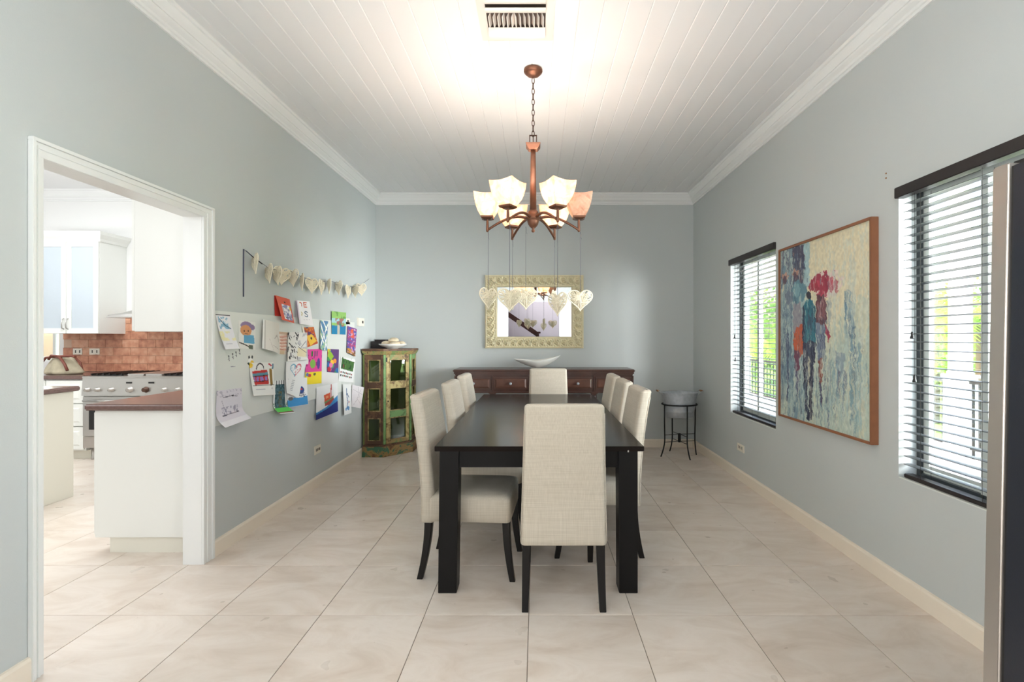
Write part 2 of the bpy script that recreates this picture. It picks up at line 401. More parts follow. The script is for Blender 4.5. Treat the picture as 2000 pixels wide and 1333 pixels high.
# kitchen doorway: stepped casing and jamb lining
dr = MB()
def casing(mb, y0, y1, z0, z1, flip=0):
    # stepped layers, thicker to the outside
    return mb
steps = [(0, .022, 0), (.018, .014, 0), (.036, .018, 0)]
c = MB()
c.box(XL, XL + .014, 1.8395, DY0, 0, 2.041).box(XL, XL + .022, 1.839, 1.853, 0, 2.0972).box(XL, XL + .018, 1.860, 1.872, 0, 2.07)
c.box(XL, XL + .014, DY1, 2.879, 0, 2.041).box(XL, XL + .022, 2.861, 2.879, 0, 2.0972).box(XL, XL + .018, 2.822, 2.842, 0, 2.07)
c.box(XL, XL + .0141, 1.8392, 2.8788, 2.0411, 2.0968).box(XL, XL + .022, 1.839, 2.879, 2.0973, 2.111).box(XL, XL + .018, 1.8601, 2.8419, 2.0701, 2.084)
struct('door_1', c, M['trimw'], bevel=.0015)
j = MB().box(-2.075, XL - .0002, DY0 - .0119, DY0, 0, DZ).box(-2.075, XL - .0002, DY1, DY1 + .0119, 0, DZ).box(-2.075, XL - .0002, DY0, DY1, DZ, DZ + .0119)
struct('trim_5', j, M['trimw'])

# windows: frame, sashes, panes as parts
for n_, (a, b_, z0, z1) in enumerate(wins):
    x0, x1 = XR + .095, XR + .125
    W = struct('window_%d' % (n_ + 1), MB().box(x0, x1, a, a + .022, z0, z1).box(x0, x1, b_ - .022, b_, z0, z1).box(x0, x1, a + .022, b_ - .022, z0, z0 + .03).box(x0, x1, a + .022, b_ - .022, z1 - .022, z1), M['winframe'])
    mid = (a + b_) / 2 + .06
    for (p, q, xo) in ((a + .022, mid + .02, .006), (mid - .02, b_ - .022, -.012)):
        f = MB(); X0, X1 = x0 + .006 - xo, x0 + .018 - xo; sw = .035; Z0, Z1 = z0 + .03, z1 - .022
        f.box(X0, X1, p, p + sw, Z0, Z1).box(X0, X1, q - sw, q, Z0, Z1).box(X0, X1, p + sw, q - sw, Z0, Z0 + .045).box(X0, X1, p + sw, q - sw, Z1 - sw, Z1)
        sh = f.build('sash', M['winwhite'], W)
        MB().box(X0 + .004, X0 + .008, p + sw, q - sw, Z0 + .045, Z1 - sw).build('pane', M['pane'], sh)
    MB().box(XR + .0005, XR + WT - .001, a + .0005, b_ - .0005, z0, z0 + .006).build('sill', M['winwhite'], W)
kw = struct('window_3', MB().box(KW[0], KW[0] + .05, YB + .04, YB + .08, KW[2], KW[3]).box(KW[1] - .05, KW[1], YB + .04, YB + .08, KW[2], KW[3]).box(KW[0], KW[1], YB + .04, YB + .08, KW[2], KW[2] + .05).box(KW[0], KW[1], YB + .04, YB + .08, KW[3] - .05, KW[3]).box(-5.93, -5.90, YB + .04, YB + .08, KW[2], KW[3]), M['winwhite'])
MB().box(KW[0] + .05, KW[1] - .05, YB + .055, YB + .06, KW[2] + .05, KW[3] - .05).build('pane', M['pane'], kw)

# blinds
def blind(a, b_, z0, z1, label, cords):
    t = thing('window_blind', label, 'blind', (XR, (a + b_) / 2, z0))
    MB().box(XR - .022, XR + .03, a - .004, b_ + .004, z1 - .052, z1 + .004).build('headrail', M['rail'], t, bevel=.003)
    MB().box(XR + .012, XR + .062, a + .018, b_ - .018, z0 + .007, z0 + .027).build('bottom_rail', M['rail'], t, bevel=.003)
    zs = []; z = z1 - .085
    while z > z0 + .055: zs.append(z); z -= .0425
    n = 6; prof = []
    for i in range(n + 1):
        u = -1 + 2 * i / n; prof.append((u * .025, .0035 * (1 - u * u)))
    full = [(x, z + .0012) for x, z in prof] + [(x, z - .0012) for x, z in reversed(prof)]
    s0 = None
    for z in zs:
        if s0 is None:
            s0 = MB().loft([[(x, -(b_ - a) / 2 + .018, q) for x, q in full], [(x, (b_ - a) / 2 - .018, q) for x, q in full]], smooth=False).build('slat', M['slat'], t, local=True); s = s0
        else: s = s0.copy(); C.objects.link(s)
        s.location = (.037, 0, z - z0); s.rotation_euler = (0, R(2 + 1.5 * math.sin(z * 9)), 0)
    for yy in cords:
        for dx in (.0105, .0635): MB().cyl((XR + dx, yy, z0 + .02), (XR + dx, yy, z1 - .05), .0009, 5).build('ladder_cord', M['slot'], t)
    for yy, zz in ((b_ - .085, 1.36), (b_ - .10, 1.14)):
        MB().cyl((XR + .004, yy, zz), (XR + .004, yy, z1 - .05), .001, 5).build('pull_cord', M['black'], t)
        MB().lathe([(.003, .03), (.006, .022), (.005, .012), (.009, 0), (.009, -.006)], (XR + .004, yy, zz - .028), 10).build('tassel', M['black'], t)
    return t
blind(*wins[0], 'dark slatted blind in the large window half hidden by the fridge', (1.74, 2.38, 2.05))
blind(*wins[1], 'dark slatted blind in the window between far corner and painting', (3.93, 4.55, 4.24))

# ------------------------------------------------------------------ outdoors
struct('porch_floor', MB().box(XR + WT, 5.4, -3, 18, -.3, -.06), M['porch'])
struct('ground', MB().box(5.4, 60, -30, 80, -.8, -.6), M['lawn'])
CXP = 5.0
def column(y, label):
    t = thing('porch_column', label, 'column', (CXP, y, -.06), group=None)
    MB().box(CXP - .115, CXP + .115, y - .115, y + .115, -.06, .86).build('pedestal', M['column'], t, bevel=.008)
    MB().box(CXP - .13, CXP + .13, y - .13, y + .13, .86, .90).build('cap', M['column'], t, bevel=.008)
    MB().lathe([(.125, .90), (.125, .93), (.112, .95), (.105, 3.2)], (CXP, y, 0), 24).build('shaft', M['column'], t)
column(5.63, 'white porch column outside the near window'); column(11.5, 'white porch column outside the far window')
struct('porch_beam', MB().box(CXP - .15, CXP + .15, -3, 18, 3.2, 3.5), M['column'])
def railing(y0, y1, label):
    t = thing('porch_railing', label, 'railing', (CXP, y0, -.06))
    MB().box(CXP - .02, CXP + .02, y0, y1, .80, .84).build('rail', M['iron'], t); MB().box(CXP - .015, CXP + .015, y0, y1, .04, .07).build('rail', M['iron'], t)
    n = int((y1 - y0) / .14); b0 = None
    for i in range(n):
        if b0 is None: b0 = MB().box(-.008, .008, -.008, .008, .07, .8).build('baluster', M['iron'], t, local=True); b = b0
        else: b = b0.copy(); C.objects.link(b)
        b.location = (0, .1 + i * .14, .06)
    MB().box(CXP - .01, CXP + .01, y0 + .02, y0 + .04, -.06, .8).box(CXP - .01, CXP + .01, y1 - .04, y1 - .02, -.06, .8).build('post', M['iron'], t)
railing(5.77, 11.36, 'black porch railing between the two white columns')
railing(1.5, 5.49, 'black porch railing nearer than the first white column')

def leaf_mat(name, c1, c2):
    m, t, b = nmat(name); L = t.links
    g = t.nodes.new('ShaderNodeNewGeometry'); r = ramp(t, g.outputs['Random Per Island'], [(0, lin(*c1)), (1, lin(*c2))])
    L.new(r.outputs['Color'], b.inputs['Base Color']); b.inputs['Roughness'].default_value = .45
    tr = t.nodes.new('ShaderNodeBsdfTranslucent'); L.new(r.outputs['Color'], tr.inputs['Color'])
    mx = t.nodes.new('ShaderNodeMixShader'); mx.inputs[0].default_value = .4
    o = t.nodes['Material Output']; L.new(b.outputs[0], mx.inputs[1]); L.new(tr.outputs[0], mx.inputs[2]); L.new(mx.outputs[0], o.inputs['Surface'])
    return m
M['leafa'] = leaf_mat('lime_leaves', (140, 190, 50), (196, 226, 90))
M['leafb'] = leaf_mat('green_leaves', (84, 136, 50), (160, 196, 80))
rnd = random.Random(3)
def tree(x, y, z, h, r, n, m, label, leaf=.12):
    t = thing('tree', label, 'tree', (x, y, z))
    MB().tube([(x, y, z), (x + .1, y + .05, z + h * .4), (x, y, z + h * .8)], [.1, .07, .03], 8).build('trunk', M['bark'], t)
    mb = MB()
    for _ in range(n):
        a = rnd.uniform(0, 2 * PI); cz = rnd.uniform(-1, 1); rr = r * rnd.uniform(.55, 1) ; q = math.sqrt(1 - cz * cz)
        p = Vector((x + rr * q * math.cos(a), y + rr * q * math.sin(a), z + h * .68 + rr * cz * 1.25))
        d = Vector((rnd.gauss(0, 1), rnd.gauss(0, 1), rnd.gauss(-.4, .6))).normalized(); e = d.cross(Vector((rnd.gauss(0, 1), rnd.gauss(0, 1), rnd.gauss(0, 1)))).normalized()
        l = leaf * rnd.uniform(.6, 1.3)
        mb.add([p, p + d * l * .5 + e * l * .28, p + d * l, p + d * l * .5 - e * l * .28], [(0, 1, 2, 3)])
    o = mb.build('foliage', m, t); o['kind'] = 'stuff'
def palm(x, y, z, h, label, nf=18, L_=1.5):
    t = thing('palm', label, 'palm', (x, y, z))
    MB().tube([(x, y, z), (x, y, z + h)], [.09, .06], 8).build('trunk', M['bark'], t)
    for k in range(nf):
        a = 2 * PI * k / nf + rnd.uniform(-.2, .2); up = rnd.uniform(.3, 1.1); mb = MB(); pts = []
        for i in range(11):
            s = i / 10; pts.append(Vector((x + math.cos(a) * L_ * s, y + math.sin(a) * L_ * s, z + h + L_ * (up * s - .95 * s * s))))
        mb.tube(pts, [.012 * (1 - .8 * i / 10) for i in range(11)], 4)
        side = Vector((-math.sin(a), math.cos(a), 0))
        for i in range(1, 11):
            for sg in (-1, 1):
                for o_ in (0, .5):
                    p = pts[i - 1].lerp(pts[i], o_); d = (side * sg + (pts[i] - pts[i - 1]).normalized() * .8 + Vector((0, 0, -.35))).normalized(); l = .42 * math.sin(PI * min(.97, i / 10.5 + .05)) + .06
                    e = (pts[i] - pts[i - 1]).normalized() * .022
                    mb.add([p - e, p + e, p + d * l], [(0, 1, 2)])
        mb.build('frond', M['leafa'], t)
palm(7.5, 8.05, -.6, 2.2, 'palm with drooping lime fronds right of the near white column', 20, 1.25)
palm(6.3, 13.4, -.6, 1.7, 'palm with lime fronds outside the far window', 16, 1.2)
tree(9.0, 10.8, -.6, 2.9, 1.0, 2600, M['leafa'], 'rounded lime green tree seen left of the near white column')
tree(11.0, 11.7, -.6, 3.0, 1.2, 2200, M['leafb'], 'green tree seen far behind the nearer palm')
tree(6.5, 16.0, -.6, 2.2, 1.1, 2400, M['leafa'], 'low lime green shrub seen through the far window')
tree(9.6, 20.5, -.6, 3.2, 1.6, 2600, M['leafb'], 'distant green tree at the far end of the garden', .2)

# ------------------------------------------------------------------ dining table
def rr(cx, cy, hx, hy, r, z, n=4):
    pts = []
    for (sx, sy, a0) in ((1, 1, 0), (-1, 1, 90), (-1, -1, 180), (1, -1, 270)):
        for i in range(n + 1):
            a = R(a0 + 90 * i / n); pts.append((cx + sx * (hx - r) + r * math.cos(a), cy + sy * (hy - r) + r * math.sin(a), z))
    return pts
TX0, TX1, TY0, TY1 = -.526, .552, 2.45, 4.72
t = thing('dining_table', 'long dark espresso dining table in the middle of the room', 'table', (.015, 3.58, 0))
MB().box(TX0, TX1, TY0, TY1, .746, .772).build('tabletop', M['tabletop'], t, bevel=.002)
MB().box(TX0 + .035, TX1 - .035, TY0 + .045, TY0 + .07, .652, .745).build('apron', M['table'], t)
MB().box(TX0 + .035, TX1 - .035, TY1 - .07, TY1 - .045, .652, .745).build('apron', M['table'], t)
MB().box(TX0 + .04, TX0 + .065, TY0 + .13, TY1 - .13, .652, .745).build('apron', M['table'], t)
MB().box(TX1 - .065, TX1 - .04, TY0 + .13, TY1 - .13, .652, .745).build('apron', M['table'], t)
for x in (TX0 + .008, TX1 - .127):
    for y in (TY0 + .029, TY1 - .129):
        MB().prism([(x + .004, y), (x + .1, y), (x + .1, y + .1), (x + .004, y + .1)], 0, .745, [(x + .012, y), (x + .112, y), (x + .112, y + .1), (x + .012, y + .1)] if x < 0 else [(x + .0, y), (x + .1, y), (x + .1, y + .1), (x + .0, y + .1)]).build('leg', M['table'], t, bevel=.002)
MB().box(TX1 - .085, TX1 - .079, TY0 - .0015, TY0 + .004, .742, .752).build('catch', M['steel'], t)

# ------------------------------------------------------------------ dining chairs (facing +Y in their own frame)
def make_chair(name, label):
    t = thing(name, label, 'chair')
    # back: lofted rounded slab that leans and rolls backwards towards the top
    secs = []
    for i in range(25):
        u = i / 24; z = .318 + u * .675
        lean = -.010 - .066 * max(0, (u - .15) / .85) ** 1.6
        th = .041 - .007 * u; hx = .212 - .020 * u
        yc = -.245 + th + lean
        secs.append(rr(0, yc, hx, th, min(.026, th * .9), z))
    u = 1
    for k in range(1, 6):
        a = k / 5 * PI / 2; s = .027
        secs.append(rr(0, -.245 + .034 - .076 - .002 * k, .192 - s * (1 - math.cos(a)), .034 - .9 * s * (1 - math.cos(a)), .018, .993 + s * math.sin(a) * .8))
    secs.insert(0, rr(0, -.245 + .041 - .010, .206, .036, .018, .314))
    b = MB().loft(secs).build('backrest', M['linen'], t, local=True)
    # seams running up both rear edges
    for sx in (-1, 1):
        pth = [(sx * (.206 - .020 * i / 24), -.245 - .0005 - .010 - .066 * max(0, (i / 24 - .15) / .85) ** 1.6 + .010, .33 + i / 24 * .64) for i in range(25)]
        pth = [(p[0] + sx * .0055, p[1], p[2]) for p in pth]
        MB().tube(pth, .0018, 5).build('piping', M['linen'], b, local=True)
    s = [rr(0, .018, .205, .222, .02, .322), rr(0, .018, .212, .228, .024, .327), rr(0, .018, .213, .229, .026, .40), rr(0, .018, .212, .228, .028, .445), rr(0, .018, .205, .221, .03, .460), rr(0, .016, .185, .2, .04, .469), rr(0, .016, .1, .12, .04, .474)]
    MB().loft(s).build('seat', M['linen'], t, local=True)
    for sx in (-1, 1):
        secs = []
        for i in range(9):
            u = i / 8; z = .325 * (1 - u); h = .021 - .005 * u
            secs.append(rr(sx * (.183 + .006 * u), -.222 + .012 - .048 * u ** 1.8, h, h, .003, z, 1))
        MB().loft(secs, smooth=False).build('leg', M['cleg'], t, local=True)
        secs = []
        for i in range(9):
            u = i / 8; z = .325 * (1 - u); h = .021 - .006 * u
            secs.append(rr(sx * (.183 + .002 * u), .222 + .034 * u ** 1.9, h, h, .003, z, 1))
        MB().loft(secs, smooth=False).build('leg', M['cleg'], t, local=True)
    return t
chairs = [
    (.132, 2.580, 0, 'cream upholstered dining chair with its back to the camera, at the near table end'),
    (.118, 4.665, 180, 'cream upholstered dining chair facing the camera, at the far table end'),
    (-.375, 2.81, -94, 'cream upholstered dining chair on the left side of the table, nearest the camera'),
    (-.345, 3.50, -91, 'cream upholstered dining chair in the middle of the left row'),
    (-.345, 4.17, -91, 'cream upholstered dining chair on the left side, farthest back by the green cabinet'),
    (.374, 3.075, 91, 'cream upholstered dining chair on the right side of the table, nearest the camera'),
    (.374, 3.62, 90, 'cream upholstered dining chair in the middle of the right row'),
    (.374, 4.13, 90, 'cream upholstered dining chair on the right side, farthest back by the sideboard'),
]
proto = None
for x, y, a, lab in chairs:
    if proto is None: proto = make_chair('dining_chair', lab); o = proto
    else: o = copy_tree(proto)
    o.location = (x, y, 0); o.rotation_euler = (0, 0, R(a)); tag(o, lab, 'chair', 'cream dining chairs around the table')

# ------------------------------------------------------------------ sideboard
SX0, SX1, SY0, SY1 = -.942, 1.102, 5.33, 5.782
t = thing('sideboard', 'long dark mahogany sideboard with drawers against the back wall', 'sideboard', (.08, 5.55, 0))
tp = MB().box(SX0, SX1, SY0, SY1, .945, .975).build('top', M['side'], t, bevel=.010, seg=3)
MB().box(SX0 + .012, SX1 - .012, SY0 + .012, SY1, .925, .945).box(SX0 + .022, SX1 - .022, SY0 + .022, SY1, .912, .925).build('cornice', M['side'], t, bevel=.003)
bx = [889, 961.5, 1033, 1096.5, 1160.5, 1236]; bx = [(p - CX) * 5.36 / F for p in bx]
MB().box(bx[0], bx[5], 5.372, SY1, .725, .912).build('body', M['side'], t)
for i in range(5):
    a, b_ = bx[i] + .012, bx[i + 1] - .012
    d = MB().box(a, b_, 5.358, 5.3715, .75, .885).build('drawer', M['side'], t, bevel=.003)
    MB().prism([(a + .02, .768), (b_ - .02, .768), (b_ - .02, .868), (a + .02, .868)], 0, .008, [(a + .035, .78), (b_ - .035, .78), (b_ - .035, .856), (a + .035, .856)]).xf(Matrix(((1, 0, 0, 0), (0, 0, -1, 5.358), (0, 1, 0, 0), (0, 0, 0, 1)))).build('panel', M['sidein'], d)
    MB().loft([[(( a + b_) / 2 + r * math.cos(2 * PI * k / 14), 5.352 - q, .818 + r * math.sin(2 * PI * k / 14)) for k in range(14)] for r, q in ((.006, 0), (.006, .012), (.016, .018), (.016, .026), (.008, .031))]).build('knob', M['galv'], d)
for x in bx: MB().box(x - .008, x + .008, 5.355, 5.3715, .727, .905).build('moulding', M['side'], t, bevel=.003)
MB().box(bx[0], bx[5], 5.352, 5.3715, .712, .727).build('moulding', M['side'], t, bevel=.003)
for x in (bx[0] + .04, bx[1], bx[4], bx[5] - .04):
    MB().lathe([(.03, 0), (.034, .03), (.018, .06), (.028, .12), (.036, .2), (.02, .26), (.024, .34), (.034, .46), (.038, .54), (.022, .6), (.034, .63), (.034, .712)], (x, 5.41, 0), 16).build('leg', M['side'], t)
for x in (bx[0] + .04, bx[5] - .04): MB().box(x - .025, x + .025, 5.73, 5.78, 0, .725).build('leg', M['side'], t)
for x in (bx[1], bx[4]):
    MB().prism([(x - .05, .712), (x + .05, .712), (x + .03, .70), (x + .012, .69), (x, .668), (x - .012, .69), (x - .03, .70)], 0, .012).xf(Matrix(((1, 0, 0, 0), (0, 0, -1, 5.372), (0, 1, 0, 0), (0, 0, 0, 1)))).build('bracket', M['side'], t)

# leaf shaped bowl
def leaf_bowl():
    n, m = 40, 10; V = []; Fc = []
    cx, cy, z0 = .005, 5.56, .9752
    def P(i, j, off):
        s = -1 + 2 * i / n; q = -1 + 2 * j / m
        half = .115 * (1 - abs(s) ** 2.2) ** .75 + .002
        rim = .108 + .010 * s + .034 * max(0, s) ** 2.2 + .008 * max(0, -s) ** 2.2
        prof = (abs(s) ** 1.5)
        low = .004 + (rim - .004) * prof
        edge = rim - .018 * (1 - abs(s)) 
        z = low + (edge - low) * abs(q) ** 2.0
        return (cx + s * .272, cy + q * half, z0 + z + off)
    for off in (0, .006):
        for i in range(n + 1):
            for j_ in range(m + 1): V.append(P(i, j_, off))
    K = (n + 1) * (m + 1)
    for i in range(n):
        for j_ in range(m):
            a = i * (m + 1) + j_; q = (a, a + 1, a + m + 2, a + m + 1)
            Fc.append(q[::1]); Fc.append(tuple(K + x for x in reversed(q)))
    for i in range(n):
        for j_ in (0, m):
            a = i * (m + 1) + j_; Fc.append((a, a + m + 1, K + a + m + 1, K + a))
    o = MB().add(V, Fc, True).build('leaf_bowl', M['china'])
    for p in o.data.vertices: pass
    return tag(o, 'white leaf shaped bowl with an upturned tip on the sideboard', 'bowl')
leaf_bowl()

# ------------------------------------------------------------------ mirror with a carved frame
t = thing('wall_mirror', 'rectangular mirror in a carved cream frame above the sideboard', 'mirror', (-.03, YB, 1.2))
mx0, mx1, mz0, mz1 = -.628, .567, 1.205, 2.093; FW = .148
ix0, ix1, iz0, iz1 = mx0 + FW, mx1 - FW, mz0 + FW * .96, mz1 - FW
def relief(s, tt):
    # s metres along, tt 0 (outer) .. 1 (inner)
    if tt < .07: return .022
    if tt < .13: return .030
    if tt > .93: return .006
    if tt > .84: return .014 + .008 * math.sin((tt - .84) / .09 * PI)
    q = (tt - .13) / .71; base = .016 + .012 * math.sin(q * PI)
    P_ = .088; ph = s / P_ * 2 * PI
    curl = math.sin(ph + 3.4 * math.sin(q * PI * 1.3)) * math.sin(q * PI)
    leaf = math.sin(ph * 3 + 7 * q) * .55 * math.sin(q * PI) ** .5
    r2 = math.hypot(((s / P_) % 1 - .5) * 2, (q - .42) * 2.1); scroll = math.cos(r2 * 12 + math.atan2(q - .42, (s / P_) % 1 - .5)) * math.exp(-r2 * 1.3)
    return base + .010 * curl + .007 * leaf + .017 * scroll
O_ = [(mx0, mz0), (mx1, mz0), (mx1, mz1), (mx0, mz1)]; I_ = [(ix0, iz0), (ix1, iz0), (ix1, iz1), (ix0, iz1)]
for k in range(4):
    a, b_, c_, d_ = O_[k], O_[(k + 1) % 4], I_[(k + 1) % 4], I_[k]
    Ls = math.hypot(b_[0] - a[0], b_[1] - a[1]); n = int(Ls / .0042); m = 34; V = []; Fc = []
    for j_ in range(m + 1):
        tt = j_ / m
        for i in range(n + 1):
            s = i / n
            x = (a[0] * (1 - s) + b_[0] * s) * (1 - tt) + (d_[0] * (1 - s) + c_[0] * s) * tt
            z = (a[1] * (1 - s) + b_[1] * s) * (1 - tt) + (d_[1] * (1 - s) + c_[1] * s) * tt
            along = (x if k % 2 == 0 else z) 
            V.append((x, YB - relief(along + 5, tt), z))
    for j_ in range(m):
        for i in range(n):
            q = j_ * (n + 1) + i; Fc.append((q, q + 1, q + n + 2, q + n + 1))
    # outer edge back to the wall
    K = len(V)
    for i in range(n + 1): V.append((V[i][0], YB - .001, V[i][2]))
    for i in range(n): Fc.append((i + 1, i, K + i, K + i + 1))
    MB().add(V, Fc, True).build('frame_side', M['mframe'], t)
MB().box(ix0 - .002, ix1 + .002, YB - .006, YB - .003, iz0 - .002, iz1 + .002).build('glass', M['mirror'], t)

# ------------------------------------------------------------------ wicker hearts
hr = random.Random(11)
def heart_pt(a, s=1.0):
    x = 16 * math.sin(a) ** 3; y = 13 * math.cos(a) - 5 * math.cos(2 * a) - 2 * math.cos(3 * a) - math.cos(4 * a)
    return (x / 16 * .079 * s, 0, (y - 5.2) / 16 * .075 * s)      # the notch is at the origin
def make_heart():
    N = 40; hoop = [heart_pt(2 * PI * k / N) for k in range(N)]
    h = MB().tube([tuple(Vector(p)) for p in hoop], .0040, 6, closed=True)
    wv = MB()
    for _ in range(80):
        a = hr.uniform(0, 2 * PI); b_ = a + hr.uniform(.5, 1.5) * PI * .8
        p, q = Vector(heart_pt(a)), Vector(heart_pt(b_)); mid = (p + q) / 2 + Vector((0, hr.uniform(-.010, .010), 0)); mid = mid.lerp(Vector((0, mid.y, -.04)), .25)
        wv.tube([p, p.lerp(mid, .5) * 1 + Vector((0, mid.y * .3, 0)), mid, q], .0019, 4)
    return h, wv
_h, _w = make_heart()
MH = _h.mesh('hoop'); MH.materials.append(M['wicker']); MW = _w.mesh('weave'); MW.materials.append(M['wicker'])
def heart(loc, rotz, label, group, roll=0, sc=1.0, string=0):
    t = thing('wicker_heart', label, 'heart', loc, 0, group); t.rotation_euler = (0, roll, rotz); t.scale = (sc,) * 3
    o = bpy.data.objects.new('hoop', MH); C.objects.link(o); o.parent = t
    o = bpy.data.objects.new('weave', MW); C.objects.link(o); o.parent = t; o['kind'] = 'stuff'
    if string:
        L_ = string / sc
        MB().cyl((0, 0, -.02), (0, 0, L_), .0012, 6).build('string', M['twine'], t, local=True)
        MB().tube([(.0, 0, L_), (.006, 0, L_ - .02), (.004, 0, L_ - .035), (.008, 0, L_ - .05)], .0008, 5).build('knot_end', M['twine'], t, local=True)
        MB().sphere((0, 0, -.02), .0035, 8).build('knot', M['twine'], t, local=True)
    return t

# ------------------------------------------------------------------ chandelier
cx0, cy0 = -.024, 3.095
t = thing('chandelier', 'bronze chandelier with six square alabaster shades above the table', 'lamp', (cx0, cy0, 2.0))
MB().lathe([(.008, -.046), (.02, -.043), (.042, -.036), (.05, -.026), (.052, -.022), (.058, -.020), (.061, -.012), (.060, -.004), (.056, 0)], (cx0, cy0, ZC - .001), 32).build('canopy', M['bronze'], t)
zc = ZC - .058; k = 0; ln = None
while zc > 2.655:
    pts = [(.0085 * math.cos(a), 0, -.0165 + .0165 * 1.28 * math.sin(a)) for a in [2 * PI * i / 14 for i in range(14)]]
    if ln is None: ln = MB().tube(pts, .0025, 6, closed=True).build('chain_link', M['bronzed'], t, local=True); l_ = ln
    else: l_ = ln.copy(); C.objects.link(l_)
    l_.location = (0, 0, zc - 2.0); l_.rotation_euler = (0, 0, R(20 + 90 * k)); zc -= .0345; k += 1
lp = MB()
for sx in (-1, 1): lp.box(cx0 + sx * .022 - .003, cx0 + sx * .022 + .003, cy0 - .004, cy0 + .004, 2.583, 2.642)
lp.box(cx0 - .025, cx0 + .025, cy0 - .004, cy0 + .004, 2.642, 2.648); lp.cyl((cx0, cy0, 2.58), (cx0, cy0, 2.645), .003)
lp.build('hanging_loop', M['bronzed'], t)
def sq(h, z, rot=0): return [(cx0 + h * 1.414 * math.cos(PI / 4 + i * PI / 2 + rot), cy0 + h * 1.414 * math.sin(PI / 4 + i * PI / 2 + rot), z) for i in range(4)]
MB().loft([sq(.026, 2.548), sq(.030, 2.552), sq(.044, 2.575), sq(.047, 2.583), sq(.04, 2.586)], smooth=False).build('top_plate', M['bronze'], t)
MB().lathe([(.0165, 2.549), (.017, 2.5), (.022, 2.15)], (cx0, cy0, 0), 16).build('stem', M['bronze'], t)
MB().lathe([(.004, 2.015), (.01, 2.02), (.011, 2.03), (.006, 2.038), (.02, 2.05), (.032, 2.066), (.038, 2.085), (.038, 2.095), (.046, 2.098), (.046, 2.112), (.035, 2.122), (.03, 2.14), (.034, 2.146), (.024, 2.16)], (cx0, cy0, 0), 24).build('hub', M['bronze'], t)
def shade_mesh():
    secs = []
    prof = [(.036, .012), (.047, .03), (.060, .055), (.070, .085), (.077, .12), (.081, .158)]
    def ring(h, z, dz=0): 
        out = []
        for i in range(4):
            a0 = PI / 4 + i * PI / 2; p = Vector((h * 1.414 * math.cos(a0), h * 1.414 * math.sin(a0), 0)); a1 = a0 + PI / 2; q = Vector((h * 1.414 * math.cos(a1), h * 1.414 * math.sin(a1), 0))
            for j_ in range(6):
                s = j_ / 6; r = p.lerp(q, s); bul = 1 + .05 * math.sin(PI * s); out.append((r.x * bul, r.y * bul, z - dz * math.sin(PI * s)))
        return out
    outer = [ring(h, z, .0 if i < 5 else .012) for i, (h, z) in enumerate(prof)]
    inner = [ring(h - .005, z, .0 if i < 5 else .012) for i, (h, z) in enumerate(reversed(prof))]
    inner[0] = ring(prof[-1][0] - .005, prof[-1][1], .012); inner[1] = ring(prof[-2][0] - .005, prof[-2][1])
    return MB().loft(outer + inner, cap=True, smooth=False)
for i in range(6):
    a = i * PI / 3; ca, sa = math.cos(a), math.sin(a); lit = i != 0
    pts = []
    for j_ in range(12):
        s = j_ / 11; r = .03 + .267 * s; z = 2.105 + .022 * math.sin(min(1, s * 1.7) * PI / 2) * (1 - s) * 1.6 - .075 * s ** 2.1
        pts.append((cx0 + r * ca, cy0 + r * sa, z))
    ar = MB().tube(pts, [.0095 - .002 * j_ / 11 for j_ in range(12)], 8).build('arm', M['bronze'], t)
    ex, ey = cx0 + .297 * ca, cy0 + .297 * sa
    MB().lathe([(.004, 2.018), (.009, 2.024), (.0085, 2.06), (.0075, 2.098), (.012, 2.104)], (ex, ey, 0), 10).build('upright', M['bronze'], ar)
    Mx = Matrix.Translation((ex, ey, 2.098)) @ Matrix.Rotation(a, 4, 'Z')
    cup = MB(); q4 = lambda h, z: [(h * 1.414 * math.cos(PI / 4 + i_ * PI / 2), h * 1.414 * math.sin(PI / 4 + i_ * PI / 2), z) for i_ in range(4)]
    cup.loft([q4(.022, 0), q4(.038, .008), q4(.041, .017), q4(.039, .019)], smooth=False).xf(Mx).build('shade_holder', M['bronze'], t)
    sh = shade_mesh(); sh.xf(Mx @ Matrix.Translation((0, 0, .006))).build('lamp_shade', M['alab'] if lit else M['alaboff'], t)
    if not lit: t.children[-1]['label'] = 'unlit pinkish shade'
    MB().sphere((ex, ey, 2.175), .024, 12, (1, 1, 1.2)).build('bulb', M['bulb'] if lit else M['china'], t)
    if lit:
        lo = lamp('chandelier_bulb', 'POINT', (ex, ey, 2.212), 2.7, (1, .9, .8), .022)
# hearts under the chandelier: (px, arm end or hub, notch y px, rotation)
HG = 'wicker hearts hanging from the chandelier'
def ch_heart(xpx, ypx, Y, ztop, rot, lab, sc=1.0):
    X = (xpx - CX) * Y / F; Z = H + (CY - ypx) * Y / F
    heart((X, Y, Z), R(rot), lab, HG, 0, sc, ztop - Z)
ch_heart(953.5, 573, 3.095, 2.02, 52, 'leftmost wicker heart hanging from the chandelier', 1.0)
ch_heart(995.5, 575, 2.84, 2.02, 28, 'near wicker heart under the front left chandelier arm', .98)
ch_heart(1001, 576, 3.35, 2.02, -50, 'wicker heart half hidden behind the front left one')
ch_heart(1027, 574, 3.095, 2.055, 20, 'wicker heart hanging under the chandelier hub', 1.0)
ch_heart(1082.5, 577, 3.35, 2.02, 76, 'wicker heart turned edge-on under the back right arm')
ch_heart(1089, 583, 2.84, 2.02, -48, 'angled wicker heart under the front right arm')
ch_heart(1133.4, 577, 3.095, 2.02, 0, 'rightmost wicker heart, flat towards the camera')

